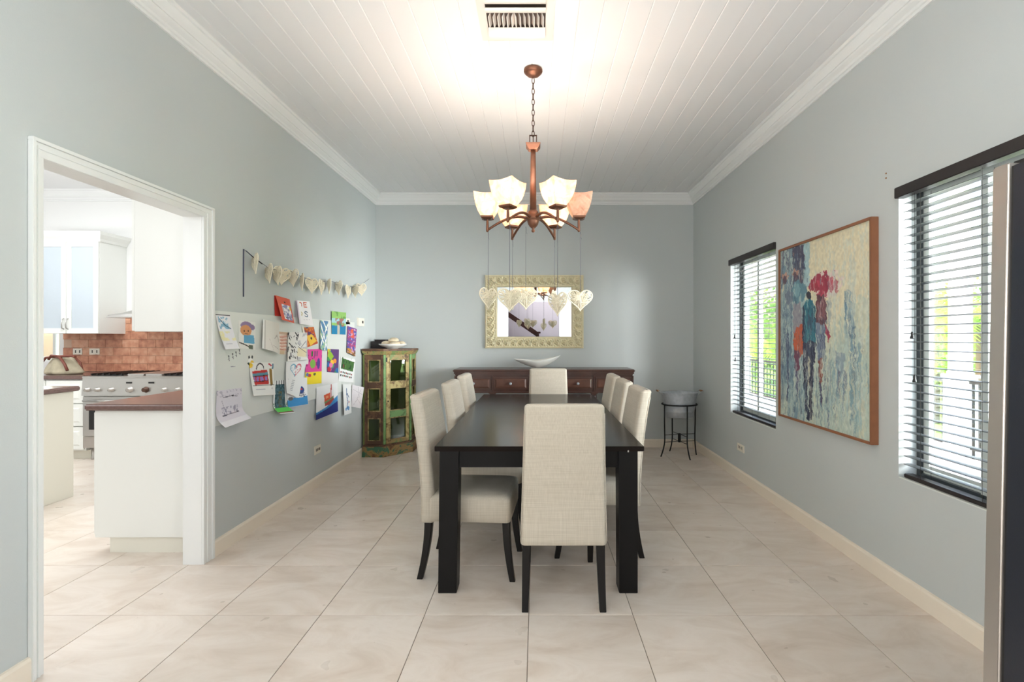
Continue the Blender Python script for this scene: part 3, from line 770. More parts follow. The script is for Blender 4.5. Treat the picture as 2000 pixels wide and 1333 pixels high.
# ------------------------------------------------------------------ wall objects, left wall
def WL(x, y, off=0):
    X = XL + off; Y = F * -X / (CX - x); return Vector((X, Y, H + (CY - y) * Y / F))
def WR(x, y, off=0):
    X = XR - off; Y = F * X / (x - CX); return Vector((X, Y, H + (CY - y) * Y / F))
def WB(x, y, off=0):
    Y = YB - off; return Vector(((x - CX) * Y / F, Y, H + (CY - y) * Y / F))
GG = 'wicker hearts strung along the left wall'
gar = [(497.8, 507, 62, 12, 'slanted wicker heart at the left end of the wall garland'), (524.4, 527, 66, 14, 'narrow wicker heart second from the left on the garland'),
       (541, 531, 72, 10, 'edge-on wicker heart touching the third broad heart of the garland'), (551, 531, -28, 4, 'broad wicker heart above the red folded card'),
       (572, 535, 80, 4, 'thin edge-on wicker heart above the gap between the two hanging cards'), (589.5, 544, 50, 8, 'half turned wicker heart above the card with red letters'),
       (609, 551, -18, 0, 'broad wicker heart left of the garland middle cluster'), (628, 554, 10, 4, 'broad wicker heart in the garland middle cluster'),
       (643, 552, 48, 0, 'wicker heart right of the garland middle cluster'), (661, 556, 66, 6, 'narrow wicker heart fourth from the garland right end'),
       (680, 564, 5, 4, 'wide flat wicker heart third from the garland right end'), (694, 563, 64, 0, 'narrow wicker heart second from the garland right end'), (705, 560, -35, -6, 'last wicker heart at the right end of the garland')]
for x, y, ry, rl, lab in gar:
    p = WL(x, y, .052)
    heart((p.x, p.y, p.z), R(90 + ry * .72), lab, GG, R(rl), .97)
g = MB(); pts = [WL(475.7, 487, .004)] + [WL(x, y - 3, .052) for x, y, *_ in gar] + [WL(721, 545, .004)]
g.tube(pts, .0016, 5).cyl(WL(475.7, 487, .004), WL(475.7, 580, .004), .004)
tag(g.build('garland_cord', M['twine']), 'thin cord of the heart garland with a grey end hanging down', 'cord')
g = MB().tube([WL(480, 490, .01), WL(495, 503, .035), WL(512, 516, .03)], .0035, 5); tag(g.build('twig', M['iron']), 'short dark stick poking through the leftmost garland heart', 'twig')
MB_ = MB().box(XL + .0004, XL + .008, 2.8815, 5.12, .79, 1.497)
wb = MB_.build('whiteboard', M['board'], None, bevel=.0015); tag(wb, 'long frameless whiteboard covered in children\'s drawings on the left wall', 'board')
# thermostat, switch, outlets
def plate_L(x0, y0, x1, y1, d, name, label, cat, slots):
    a, b_ = WL(x0, y0), WL(x1, y1); z1, z0 = a.z, WL(x0, y1).z
    t = thing(name, label, cat, (XL, (a.y + b_.y) / 2, z0))
    MB().box(XL, XL + d, a.y, b_.y, z0, z1).build('plate', M['plate'], t, bevel=.002)
    for (s0, s1, q0, q1) in slots:
        MB().box(XL + d, XL + d + .0015, a.y + (b_.y - a.y) * s0, a.y + (b_.y - a.y) * s1, z0 + (z1 - z0) * q0, z0 + (z1 - z0) * q1).build('slot', M['slot'], t)
plate_L(697, 621, 708, 637, .022, 'thermostat', 'white thermostat on the left wall near the far corner', 'thermostat', [(.55, .8, .35, .65)])
plate_L(674, 622, 682, 634, .008, 'light_switch', 'white light switch beside the green and blue drawing', 'switch', [(.35, .65, .3, .75)])
plate_L(613.5, 873, 625.5, 890, .006, 'wall_outlet', 'white double outlet low on the left wall above the baseboard', 'outlet', [(.2, .3, .35, .65), (.38, .48, .35, .65), (.58, .68, .35, .65), (.76, .86, .35, .65)])
a, b_ = WR(1441, 866), WR(1454, 884)
t = thing('wall_outlet', 'white outlet low on the right wall below the far window', 'outlet', (XR, (a.y + b_.y) / 2, .3))
z1 = WR(1441, 865).z; z0 = WR(1441, 879).z
MB().box(XR - .006, XR, a.y, b_.y, z0, z1).build('plate', M['plate'], t, bevel=.002)
for s in (.25, .4, .6, .75): MB().box(XR - .0075, XR - .006, a.y + (b_.y - a.y) * s, a.y + (b_.y - a.y) * s + .006, z0 + .025, z0 + .05).build('slot', M['slot'], t)
for y, lab in ((339, 'upper rusty screw in the right wall above the painting'), (348, 'lower rusty screw in the right wall above the painting')):
    p = WR(1731, y); tag(MB().lathe([(.0045, 0), (.0045, .003)], (0, 0, 0), 10).xf(Matrix.Translation((p.x, p.y, p.z)) @ Matrix.Rotation(R(-90), 4, 'Y')).build('screw', M['rattan']), lab, 'screw')

# ------------------------------------------------------------------ painted surfaces: a grid of vertices with its own colours
def _l(a):
    a = np.clip(np.asarray(a, float) / 255, 0, 1); return np.where(a <= .04045, a / 12.92, ((a + .055) / 1.055) ** 2.4)
class Art:
    def __init__(s, w, h, col=(246, 244, 240), seed=1):
        s.w, s.h = w, h; s.a = np.zeros((h, w, 3)) + np.array(col, float); s.X, s.Y = np.meshgrid(np.linspace(0, 1, w), np.linspace(0, 1, h)); s.r = np.random.RandomState(seed)
    def put(s, m, c, al=1.0):
        m = m.astype(float) * al; s.a = s.a * (1 - m[..., None]) + np.array(c, float) * m[..., None]; return s
    def ell(s, x, y, rx, ry, c, al=1): return s.put(((s.X - x) / rx) ** 2 + ((s.Y - y) / ry) ** 2 < 1, c, al)
    def ring(s, x, y, rx, ry, c, wd=.2):
        d = np.sqrt(((s.X - x) / rx) ** 2 + ((s.Y - y) / ry) ** 2); return s.put(abs(d - 1) < wd, c)
    def box(s, x0, y0, x1, y1, c, al=1): return s.put((s.X >= x0) & (s.X <= x1) & (s.Y >= y0) & (s.Y <= y1), c, al)
    def poly(s, P, c, al=1):
        ins = np.zeros(s.X.shape, bool); n = len(P)
        for i in range(n):
            x1, y1 = P[i]; x2, y2 = P[(i + 1) % n]
            if y1 == y2: continue
            cnd = ((s.Y < y1) != (s.Y < y2)) & (s.X < (x2 - x1) * (s.Y - y1) / (y2 - y1) + x1); ins ^= cnd
        return s.put(ins, c, al)
    def line(s, P, wd, c, al=1):
        asp = s.h / s.w
        m = np.zeros(s.X.shape, bool)
        for (x1, y1), (x2, y2) in zip(P[:-1], P[1:]):
            dx, dy = x2 - x1, (y2 - y1) * asp; L_ = dx * dx + dy * dy + 1e-9
            u = np.clip(((s.X - x1) * dx + (s.Y - y1) * asp * dy) / L_, 0, 1)
            m |= ((s.X - x1 - u * dx) ** 2 + ((s.Y - y1) * asp - u * dy) ** 2) < wd * wd
        return s.put(m, c, al)
    def noise(s, sx, sy, oct=3):
        o = np.zeros((s.h, s.w)); amp = 1
        for k in range(oct):
            gx, gy = max(2, int(sx * 2 ** k)), max(2, int(sy * 2 ** k)); g = s.r.rand(gy + 1, gx + 1)
            x = np.linspace(0, gx - 1e-6, s.w); y = np.linspace(0, gy - 1e-6, s.h); xi, yi = x.astype(int), y.astype(int); xf, yf = x - xi, y - yi
            xf = xf * xf * (3 - 2 * xf); yf = yf * yf * (3 - 2 * yf)
            o += amp * ((g[yi][:, xi] * (1 - xf) + g[yi][:, xi + 1] * xf) * (1 - yf[:, None]) + (g[yi + 1][:, xi] * (1 - xf) + g[yi + 1][:, xi + 1] * xf) * yf[:, None]); amp *= .5
        return (o - o.min()) / (o.max() - o.min())
def art_surface(name, fn, art, m, parent=None):
    h, w_ = art.h, art.w; V = [tuple(fn(i / (w_ - 1), j_ / (h - 1))) for j_ in range(h) for i in range(w_)]
    off = Vector(parent.location) if parent else Vector((0, 0, 0))
    V = [(p[0] - off.x, p[1] - off.y, p[2] - off.z) for p in V]
    Fc = [(j_ * w_ + i, (j_ + 1) * w_ + i, (j_ + 1) * w_ + i + 1, j_ * w_ + i + 1) for j_ in range(h - 1) for i in range(w_ - 1)]
    me = bpy.data.meshes.new(name); me.from_pydata(V, [], Fc); me.polygons.foreach_set('use_smooth', [True] * len(Fc))
    ca = me.color_attributes.new('pigment', 'FLOAT_COLOR', 'POINT'); col = np.ones((h * w_, 4)); col[:, :3] = _l(art.a).reshape(-1, 3)
    ca.data.foreach_set('color', col.ravel()); me.materials.append(m)
    o = bpy.data.objects.new(name, me); C.objects.link(o)
    if parent: o.parent = parent
    return o
def pigment(name, rough):
    m, t, b = nmat(name); a = t.nodes.new('ShaderNodeAttribute'); a.attribute_name = 'pigment'
    t.links.new(a.outputs['Color'], b.inputs['Base Color']); b.inputs['Roughness'].default_value = rough; return m
M['paper'] = pigment('paper_ink', .7); M['oil'] = pigment('oil_paint', .45)

def paper(name, label, cat, quad, art, curl=0.0, off=.012, bulge=0.0, k0=.0, offr=None):
    TL, TR, BR, BL = [WL(x, y, off if k in (0, 3) or offr is None else offr) for k, (x, y) in enumerate(quad)]
    def fn(u, v):
        p = (TL * (1 - u) + TR * u) * (1 - v) + (BL * (1 - u) + BR * u) * v
        c_ = max(0, (v - k0) / (1 - k0))
        return p + Vector((curl * c_ ** 2 + bulge * math.sin(PI * u) * (.4 + .6 * v) + k_left * 0, 0, 0))
    k_left = 0
    o = art_surface(name, fn, art, M['paper']); return tag(o, label, cat, 'children\'s drawings on the whiteboard')
A = Art
# sheet with blue scribble
a = A(30, 60, (238, 238, 242)).box(0, 0, 1, .03, (70, 68, 74)); n = a.noise(6, 10); a.put((n > .5) & (a.Y > .06) & (a.Y < .42) & (a.X > .12) & (a.X < .85), (120, 175, 205), .8); a.line([(.2, .12), (.5, .3), (.85, .4)], .03, (70, 110, 140)); n = a.noise(5, 8); a.put((n > .55) & (a.Y > .48) & (a.Y < .75), (236, 228, 150), .6); a.line([(.2, .85), (.8, .84)], .01, (190, 190, 200))
paper('calendar_sheet', 'sheet with a dark top edge and blue scribble at the board\'s left end', 'drawing', [(421, 614), (449, 616), (459, 681), (431, 683)], a, .03)
# cut-out child's portrait
a = A(36, 56, (236, 236, 232)); a.ell(.45, .16, .34, .15, (150, 130, 168)).ell(.8, .2, .16, .1, (150, 130, 168)).ell(.42, .34, .33, .2, (222, 158, 108)).poly([(.3, .5), (.9, .48), (.95, .78), (.3, .8)], (106, 172, 208)); a.ell(.32, .36, .035, .03, (40, 30, 30)).ell(.56, .35, .035, .03, (40, 30, 30)).line([(.36, .45), (.52, .45)], .012, (90, 40, 30)); a.line([(.05, .8), (.35, .85), (.75, .95)], .035, (80, 70, 66)); a.poly([(.6, .85), (.85, .84), (.85, 1), (.6, .98)], (100, 110, 96))
paper('portrait_drawing', 'cut-out drawing of a child with purple hair and blue shirt', 'drawing', [(466, 626), (499, 630), (499, 684), (466, 680)], a, .0, .010)
# small pen doodles
a = A(40, 50, (224, 228, 222))
for x, y in ((.15, .3), (.4, .22), (.62, .14), (.85, .05)): a.ell(x, y, .045, .04, (50, 50, 54)).line([(x, y), (x + .04, y + .22)], .02, (110, 110, 112)).line([(x - .05, y + .14), (x + .06, y + .2)], .012, (130, 130, 134))
a.line([(.3, .8), (.55, .82)], .02, (150, 150, 160))
paper('pen_doodle', 'row of four tiny black pen figures near the board\'s left end', 'drawing', [(442, 684), (472, 682), (472, 722), (442, 726)], a, 0, .0092)
a = A(24, 40, (226, 228, 222)); a.ell(.3, .15, .1, .1, (60, 60, 60)).ell(.7, .12, .1, .1, (60, 60, 60)).ell(.5, .35, .3, .16, (250, 250, 248)).ell(.25, .5, .12, .06, (60, 120, 110)).ell(.7, .62, .32, .3, (236, 196, 60)); a.line([(.1, .5), (.4, .62), (.6, .9)], .05, (70, 60, 50))
paper('little_figure_drawing', 'small drawing of a white and yellow figure above the red bag', 'drawing', [(482, 693), (497, 694), (497, 728), (482, 727)], a, 0, .0095)
# red bag
a = A(52, 60, (240, 240, 236)); a.ring(.42, .2, .15, .17, (50, 40, 44), .12).box(.2, .22, .7, .24, (240, 240, 236)); a.poly([(.08, .26), (.72, .22), (.76, .66), (.14, .68)], (196, 50, 48)).poly([(.08, .33), (.74, .30), (.75, .38), (.08, .41)], (96, 150, 168)); n = a.noise(14, 4); a.put((n > .5) & (a.Y > .44) & (a.Y < .56) & (a.X > .12) & (a.X < .7), (150, 120, 190)); a.line([(.1, .42), (.74, .39)], .012, (60, 20, 20)).line([(.12, .58), (.74, .56)], .012, (60, 20, 20)); a.poly([(.82, .2), (.92, .18), (.94, .7), (.82, .72)], (150, 120, 60)).line([(.8, .05), (.9, .1)], .03, (190, 60, 80)).line([(.98, .06), (.97, .18)], .03, (60, 120, 150)); a.line([(.05, .70), (.98, .69)], .012, (60, 60, 70)); a.line([(.1, .82), (.9, .80)], .006, (160, 160, 180)); a.ell(.03, .08, .1, .08, (238, 200, 60))
paper('bag_drawing', 'drawing of a red suitcase with a black handle', 'drawing', [(487, 709), (534, 708), (533, 771), (490, 774)], a, .02, .014)
# pencil sketch with curled bottom
a = A(44, 60, (220, 216, 224)); n = a.noise(20, 16); a.put((n > .62) & (a.Y < .2), (170, 166, 180), .7); a.line([(.25, .22), (.6, .2), (.8, .24)], .015, (90, 86, 100)).ell(.62, .2, .05, .03, (50, 48, 58)); n = a.noise(24, 10); a.put((n > .5) & (a.X > .2) & (a.X < .8) & (a.Y > .5) & (a.Y < .72), (140, 136, 156), .8); a.line([(.2, .74), (.82, .72)], .015, (90, 86, 100)).line([(.2, .3), (.3, .55)], .008, (150, 146, 160)).box(0, .88, 1, 1, (236, 234, 238))
paper('pencil_sketch', 'grey pencil sketch curling off the board\'s lower left corner', 'drawing', [(423, 764), (472, 758), (474, 817), (421, 836)], a, .06, .012, 0, .6)
# white card, half open
a = A(36, 56, (240, 240, 238)); a.line([(.1, .02), (.1, .98)], .015, (200, 196, 190)).box(.12, 0, 1, 1, (230, 226, 220)).line([(.6, .55), (.8, .4), (.95, .6)], .012, (120, 110, 110)).line([(.5, .8), (.9, .85)], .01, (170, 160, 160)).line([(.3, .6), (.5, .95)], .008, (190, 180, 180))
paper('white_card', 'folded white card with faint pencil lines beside the portrait', 'card', [(514, 624), (545, 632), (546, 693), (512, 681)], a, .0, .03, .02)
a = A(26, 50, (236, 222, 212))
for k_ in range(5): a.poly([(.0, .2 + .14 * k_), (.8, .12 + .15 * k_), (.95, .2 + .15 * k_), (.3, .3 + .14 * k_)], (224, 170, 150), .8); a.line([(.1, .26 + .13 * k_), (.9, .2 + .15 * k_)], .03, (184, 120, 104), .6)
a.box(0, 0, 1, .12, (214, 184, 160)).box(.1, .82, .7, 1, (214, 190, 160))
paper('pink_wing_drawing', 'drawing of pale pink feathers beside the open white card', 'drawing', [(545, 648), (563, 650), (560, 693), (545, 692)], a, .0, .012)
# big black and white sketch
a = A(50, 60, (238, 236, 232))
for q in range(34):
    x, y = a.r.rand() * .55 + .02, a.r.rand() * .9; a.line([(x, y), (x + a.r.rand() * .14 - .05, y + .04 + a.r.rand() * .07)], .012 + .014 * a.r.rand(), (40, 40, 46))
n = a.noise(5, 5); a.put((n > .5) & (a.X > .45), (196, 194, 198), .9); a.poly([(.5, .55), (.95, .6), (.9, .9), (.45, .85)], (238, 226, 190)); a.line([(.5, .5), (.95, .75)], .01, (90, 90, 96)).line([(.95, .3), (.6, .6)], .01, (110, 110, 116))
paper('ink_sketch', 'large busy black ink sketch at the centre of the board', 'drawing', [(563, 649), (600, 650), (599, 703), (559, 706)], a, .012, .022)
a = A(34, 44, (222, 130, 60)); n = a.noise(8, 8); a.put(n > .5, (196, 84, 48)); n = a.noise(7, 9); a.put((n > .6) & (a.Y < .6), (90, 60, 110)); a.poly([(.2, .45), (.7, .4), (.95, .85), (.3, .98)], (240, 196, 70)).ell(.55, .62, .07, .08, (30, 26, 30)); a.box(0, 0, .15, .3, (236, 230, 220))
paper('orange_drawing', 'orange flame drawing with a yellow bird, behind the ink sketch', 'drawing', [(590, 640), (613, 639), (619, 671), (598, 679)], a, .01, .016)
a = A(46, 66, (226, 74, 156)); a.box(0, .66, 1, 1, (244, 220, 50)); n = a.noise(9, 9); a.put((n > .68) & (a.Y < .6), (150, 40, 120)); a.box(.3, .06, .42, .2, (70, 110, 60)).box(.5, .05, .56, .2, (60, 60, 90)).box(.64, .05, .7, .2, (80, 80, 110)); a.ell(.42, .42, .17, .13, (130, 180, 80)).ell(.78, .42, .1, .16, (90, 60, 140)).ell(.25, .75, .1, .05, (196, 60, 60)).ell(.55, .72, .08, .04, (90, 90, 60)).ell(.12, .72, .08, .05, (90, 120, 170)); a.box(0, .28, .14, .42, (236, 234, 230))
paper('pink_drawing', 'bright pink and yellow painting with a green creature', 'drawing', [(599, 683), (629, 682), (628, 749), (595, 752)], a, .0, .014)
# ribbons
a = A(24, 64, (90, 136, 176)); n = a.noise(4, 8); a.put(n > .55, (150, 186, 150)); 
for p in ([(0, .1), (1, .9)], [(1, .1), (0, .9)], [(.3, 0), (.9, .3)], [(.0, .45), (.5, .75)], [(.95, .5), (.6, 1)]): a.line(p, .06, (244, 244, 242))
a.poly([(.45, .3), (.6, .4), (.5, .5)], (36, 80, 140))
paper('ribbon_drawing', 'tall narrow blue and green strip pattern drawing', 'drawing', [(626, 626), (641, 628), (637, 686), (624, 683)], a, .01, .02)
a = A(36, 54, (154, 200, 110)); a.box(0, .3, 1, .5, (170, 214, 222)); a.box(0, .62, 1, 1, (30, 130, 176)).box(.38, .5, .56, 1, (204, 196, 180)); n = a.noise(8, 8); a.put((n > .45) & (a.X > .25) & (a.X < .85) & (a.Y > .3) & (a.Y < .66), (170, 112, 104)); n = a.noise(8, 6); a.put((n > .62) & (a.Y < .3), (110, 160, 80)); a.poly([(.55, .4), (.7, .62), (.5, .6)], (70, 130, 110))
paper('river_drawing', 'green and blue drawing of animals by water at the board\'s upper right', 'drawing', [(648, 608), (676, 611), (675, 654), (648, 653)], a, .0, .014)
a = A(26, 60, (130, 70, 140)); n = a.noise(6, 14); a.put(n > .5, (176, 74, 116)); n = a.noise(4, 14); a.put(n > .64, (70, 90, 170)); a.poly([(.35, .1), (.6, .05), (.75, .35), (.4, .4)], (226, 92, 60)).box(0, .82, 1, 1, (120, 84, 50)); n = a.noise(8, 16); a.put((n > .7), (206, 170, 200)); n = a.noise(3, 12); a.put((n > .6) & (a.Y > .8), (196, 140, 60))
paper('purple_drawing', 'purple and red striped landscape drawing below the thermostat', 'drawing', [(679, 637), (697, 643), (692, 697), (676, 689)], a, .012, .014)
a = A(34, 56, (96, 60, 120)); 
for q in range(16): a.ell(a.r.rand(), a.r.rand(), .16, .1, [(60, 150, 90), (226, 120, 170), (40, 110, 170), (240, 190, 60), (190, 50, 60)][q % 5])
a.poly([(.1, 0), (.55, .3), (.3, .5), (0, .3)], (150, 190, 60)).ell(.65, .5, .14, .1, (240, 150, 60))
paper('swirl_drawing', 'colourful swirl painting right of the pink one', 'drawing', [(640, 682), (662, 683), (661, 729), (639, 727)], a, .0, .014)
a = A(38, 60, (238, 238, 236)); a.poly([(.06, .04), (.95, .12), (.9, .54), (.08, .48)], (70, 110, 56)); n = a.noise(10, 6); a.put((n > .55) & (a.Y < .45) & (a.X > .1) & (a.X < .85), (40, 76, 44)); a.box(.3, .3, .4, .45, (90, 130, 60)).box(.2, .3, .26, .44, (140, 60, 50))
for k_ in range(2):
    for q in range(7): a.box(.08 + q * .115, .58 + k_ * .13 + q * .008, .16 + q * .115, .65 + k_ * .13 + q * .008, [(150, 60, 50), (70, 70, 76), (90, 110, 80)][(q + k_) % 3])
paper('forest_drawing', 'green forest drawing with two rows of letters under it', 'drawing', [(666, 697), (694, 703), (690, 748), (661, 745)], a, .0, .014)
a = A(30, 34, (232, 230, 228)); a.line([(.5, .1), (.5, .9)], .008, (220, 218, 216))
paper('blank_sheet', 'blank white sheet under the swirl painting', 'paper', [(628, 727), (660, 729), (661, 750), (628, 751)], a, 0, .0115)
# heart card
a = A(44, 62, (240, 240, 240))
for q in range(60):
    tt = q / 60 * 2 * PI; hx, hz = heart_pt(tt)[0], heart_pt(tt)[2]; a.ell(.5 + hx * 3.4, .22 - hz * 2.6 - .03, .022, .016, (90, 160, 190) if hx < 0 else (206, 70, 84), .8)
for q in range(70):
    tt = a.r.rand() * 2 * PI; f_ = a.r.rand(); hx, hz = heart_pt(tt)[0] * f_, heart_pt(tt)[2] * f_; a.ell(.5 + hx * 3.2, .20 - hz * 2.5, .016, .012, (110, 170, 200) if hx < 0 else (214, 90, 100), .7)
for k_ in range(7): a.line([(.12, .56 + .05 * k_), (.62, .58 + .05 * k_)], .005, (150, 150, 160))
paper('heart_card', 'white card with a dotted blue and red heart', 'card', [(559, 706), (600, 704), (579, 778), (555, 768)], a, .02, .024)
# castle drawing
a = A(34, 70, (240, 240, 238)); a.box(.12, .12, .85, .84, (52, 84, 92)); n = a.noise(12, 20); a.put((n > .5) & (a.Y > .12) & (a.Y < .82) & (a.X > .12) & (a.X < .85), (86, 118, 128)); 
for x in (.2, .42, .62, .8): a.line([(x, .02), (x, .14)], .03, (36, 36, 40))
n = a.noise(10, 22); a.put((n > .55) & (abs(a.X - .5) < .13) & (a.Y > .3) & (a.Y < .8), (110, 100, 70)); a.box(0, .84, 1, .95, (96, 214, 90)).box(0, .95, 1, .975, (120, 60, 50)); a.line([(.1, .84), (.04, .7)], .02, (60, 120, 60)).line([(.9, .84), (.94, .7)], .02, (60, 120, 60))
paper('castle_drawing', 'dark teal castle drawing with a bright green curled bottom edge', 'drawing', [(536, 744), (558, 742), (562, 806), (532, 809)], a, .06, .016, 0, .7)
a = A(46, 62, (240, 240, 240)); a.poly([(0, .76), (.3, .7), (.7, .72), (1, .66), (1, 1), (0, 1)], (64, 146, 206)); a.ell(.66, .45, .17, .14, (36, 70, 140)).box(.54, .1, .6, .42, (36, 60, 110)).ell(.7, .42, .05, .04, (200, 60, 60)); n = a.noise(20, 20); a.put((n > .55) & (((a.X - .66) / .26) ** 2 + ((a.Y - .62) / .1) ** 2 < 1), (60, 70, 96)); a.ell(.15, .72, .12, .06, (110, 110, 110))
paper('monster_drawing', 'drawing of a blue creature above bright blue water', 'drawing', [(560, 738), (600, 738), (599, 790), (559, 797)], a, .015, .014)
# ship
a = A(50, 70, (240, 240, 240)); a.poly([(0, .78), (.45, .7), (1, .42), (1, 1), (0, 1)], (60, 140, 200)).poly([(0, .84), (.5, .76), (1, .62), (1, 1), (0, 1)], (34, 48, 128)); a.poly([(.36, .5), (.78, .4), (.8, .52), (.62, .66), (.38, .66)], (176, 70, 60)).poly([(.36, .52), (.78, .42), (.78, .47), (.37, .59)], (96, 150, 96)); a.poly([(.34, .3), (.62, .27), (.62, .48), (.36, .53)], (222, 92, 56)).poly([(.42, .36), (.54, .35), (.54, .42), (.43, .44)], (236, 160, 120)).line([(.68, .02), (.66, .44)], .022, (190, 70, 66))
paper('boat_drawing', 'drawing of a red boat on a dark blue sea', 'drawing', [(618, 757), (659, 748), (661, 804), (617, 822)], a, .0, .016)
a = A(24, 60, (238, 238, 236)); a.line([(.4, .15), (.45, .4), (.55, .6), (.4, .8)], .05, (96, 120, 160)).line([(.5, .3), (.7, .45)], .03, (60, 90, 130)).ell(.6, .8, .14, .07, (90, 140, 190)).ell(.3, .82, .1, .05, (120, 160, 200)).ell(.7, .6, .06, .03, (190, 90, 70))
paper('narrow_drawing', 'narrow white sheet with small blue doodles right of the boat', 'drawing', [(670, 751), (686, 751), (685, 807), (671, 812)], a, .008, .03)
a = A(32, 44, (226, 220, 222)); a.line([(.1, .2), (.9, .35)], .01, (160, 150, 156)).line([(.2, .9), (.7, .5), (.5, .05)], .01, (160, 150, 156)).line([(.8, .1), (.5, .6), (.9, .8)], .01, (170, 160, 166))
paper('pencil_scroll_sheet', 'slanted pale sheet at the board\'s right end beside the green cabinet', 'drawing', [(688, 752), (711, 757), (705, 798), (686, 795)], a, .0, .02, 0, 0, .11)
# two folded cards above the board's top edge
def folded(name, label, quad, art, backcol, depth):
    TL, TR, BR, BL = [WL(x, y, depth) for x, y in quad]
    t = thing(name, label, 'card', (XL, (TL.y + TR.y) / 2, BL.z), group='folded cards hung above the board')
    fn = lambda u, v: (TL * (1 - u) + TR * u) * (1 - v) + (BL * (1 - u) + BR * u) * v - Vector((depth * .75 * (1 - v), 0, 0))
    art_surface('front', fn, art, M['paper'], t)
    b2 = A(4, 4, backcol); fb = lambda u, v: Vector((XL + .003 + .004 * v, 0, 0)) + Vector((0, 1, 0)) * ((TL.y * (1 - u) + TR.y * u)) + Vector((0, 0, 1)) * ((TL.z * (1 - u) + TR.z * u) * (1 - v) + (BL.z + (TL.z - BL.z) * .15) * v)
    art_surface('back', fb, b2, M['paper'], t)
a = A(40, 56, (226, 106, 84)); a.box(.28, .3, .9, .92, (238, 236, 240)); n = a.noise(8, 10); a.put((n > .58) & (a.X > .28) & (a.X < .9) & (a.Y > .3) & (a.Y < .92), (150, 150, 190)); a.line([(.3, .4), (.4, .85), (.85, .8)], .015, (50, 60, 80)).line([(.5, .45), (.7, .5), (.6, .7)], .014, (60, 60, 90)).ell(.55, .2, .05, .03, (70, 40, 30)).box(.82, .35, .9, .5, (236, 220, 110))
folded('red_card', 'red folded card with a white picture, hanging above the board', [(548, 577), (575, 585), (575, 632), (551, 625)], a, (206, 60, 50), .05)
a = A(44, 64, (244, 242, 244))
def stroke(ps, c): a.line(ps, .028, c)
RD, BLu = (214, 92, 60), (70, 100, 130)
for ps in ([(.5, .08), (.5, .26)], [(.5, .08), (.72, .07)], [(.5, .165), (.68, .16)], [(.5, .26), (.72, .25)]): stroke(ps, RD)
stroke([(.22, .08), (.34, .1), (.33, .22)], RD)
stroke([(.70, .47), (.62, .44), (.52, .45), (.48, .49), (.53, .53), (.64, .56), (.69, .60), (.64, .65), (.54, .66), (.47, .63)], BLu); stroke([(.24, .48), (.3, .52), (.24, .62)], (200, 180, 110)); a.line([(.3, .8), (.8, .76)], .006, (200, 190, 196)).box(0, 0, .08, 1, (222, 206, 220))
folded('lettered_card', 'white folded card lettered in red and blue, hanging above the board', [(588, 587), (613, 589), (612, 637), (585, 633)], a, (226, 220, 226), .05)

# ------------------------------------------------------------------ painting on the right wall
PY0, PY1, PZ0, PZ1, PT = 2.655, 3.681, .732, 2.007, .042
t = thing('framed_painting', 'large framed painting of people with umbrellas on the right wall', 'painting', (XR, (PY0 + PY1) / 2, PZ0))
fw = .014
f = MB().box(XR - PT, XR, PY0, PY0 + fw, PZ0, PZ1).box(XR - PT, XR, PY1 - fw, PY1, PZ0, PZ1).box(XR - PT, XR, PY0 + fw, PY1 - fw, PZ0, PZ0 + fw).box(XR - PT, XR, PY0 + fw, PY1 - fw, PZ1 - fw, PZ1)
f.build('frame', M['frameb'], t, bevel=.0015)
W_, H_ = 290, 360
a = A(W_, H_, (226, 216, 182), 5)
def U(x, y):
    Y = F * (XR - PT + .012) / (x - CX); return ((PY1 - Y) / (PY1 - PY0), (PZ1 - (H + (CY - y) * Y / F)) / (PZ1 - PZ0))
def PL(pts, c, al=1): a.poly([U(*p) for p in pts], c, al)
def streak(xa, xb, ya, yb, cols, n, wd=.004, al=.6):
    for _ in range(n):
        x = xa + (xb - xa) * a.r.rand(); y = ya + (yb - ya) * a.r.rand() * .6; L_ = (yb - ya) * (.15 + .4 * a.r.rand()); p, q = U(x, y), U(x + a.r.rand() * 2 - 1, min(y + L_, yb)); a.line([p, q], wd * (.4 + a.r.rand()), cols[a.r.randint(len(cols))], al * (.5 + .5 * a.r.rand()))
TE, PT_, NV, GB = (150, 186, 190), (188, 208, 200), (52, 56, 84), (110, 146, 162)
n = a.noise(10, 3); n2 = a.noise(3, 5); a.put((n * .6 + n2 * .6 + (a.Y - .45) * 1.3 > .62), (196, 206, 186), .75); n = a.noise(40, 4); a.put((n + (a.Y - .5) > .62), (160, 192, 192), .45)
# blue left side and dark facade
u0 = U(1568, 560)[0]; n = a.noise(26, 5); a.put((a.X < u0 * 1.05) & (n > .30), (150, 178, 184), .75); n = a.noise(30, 8); a.put((a.X < u0 * .95) & (n > .58), (96, 126, 150), .6)
streak(1522, 1562, 500, 800, [GB, (84, 104, 134), PT_, (200, 210, 200)], 110)
PL([(1547, 478), (1569, 474), (1568, 560), (1562, 600), (1548, 560)], (62, 56, 84), .85); PL([(1569, 474), (1581, 471), (1581, 560), (1570, 560)], (150, 190, 202), .8); streak(1524, 1572, 480, 560, [NV, (70, 76, 110), GB, (196, 150, 130)], 60, .005)
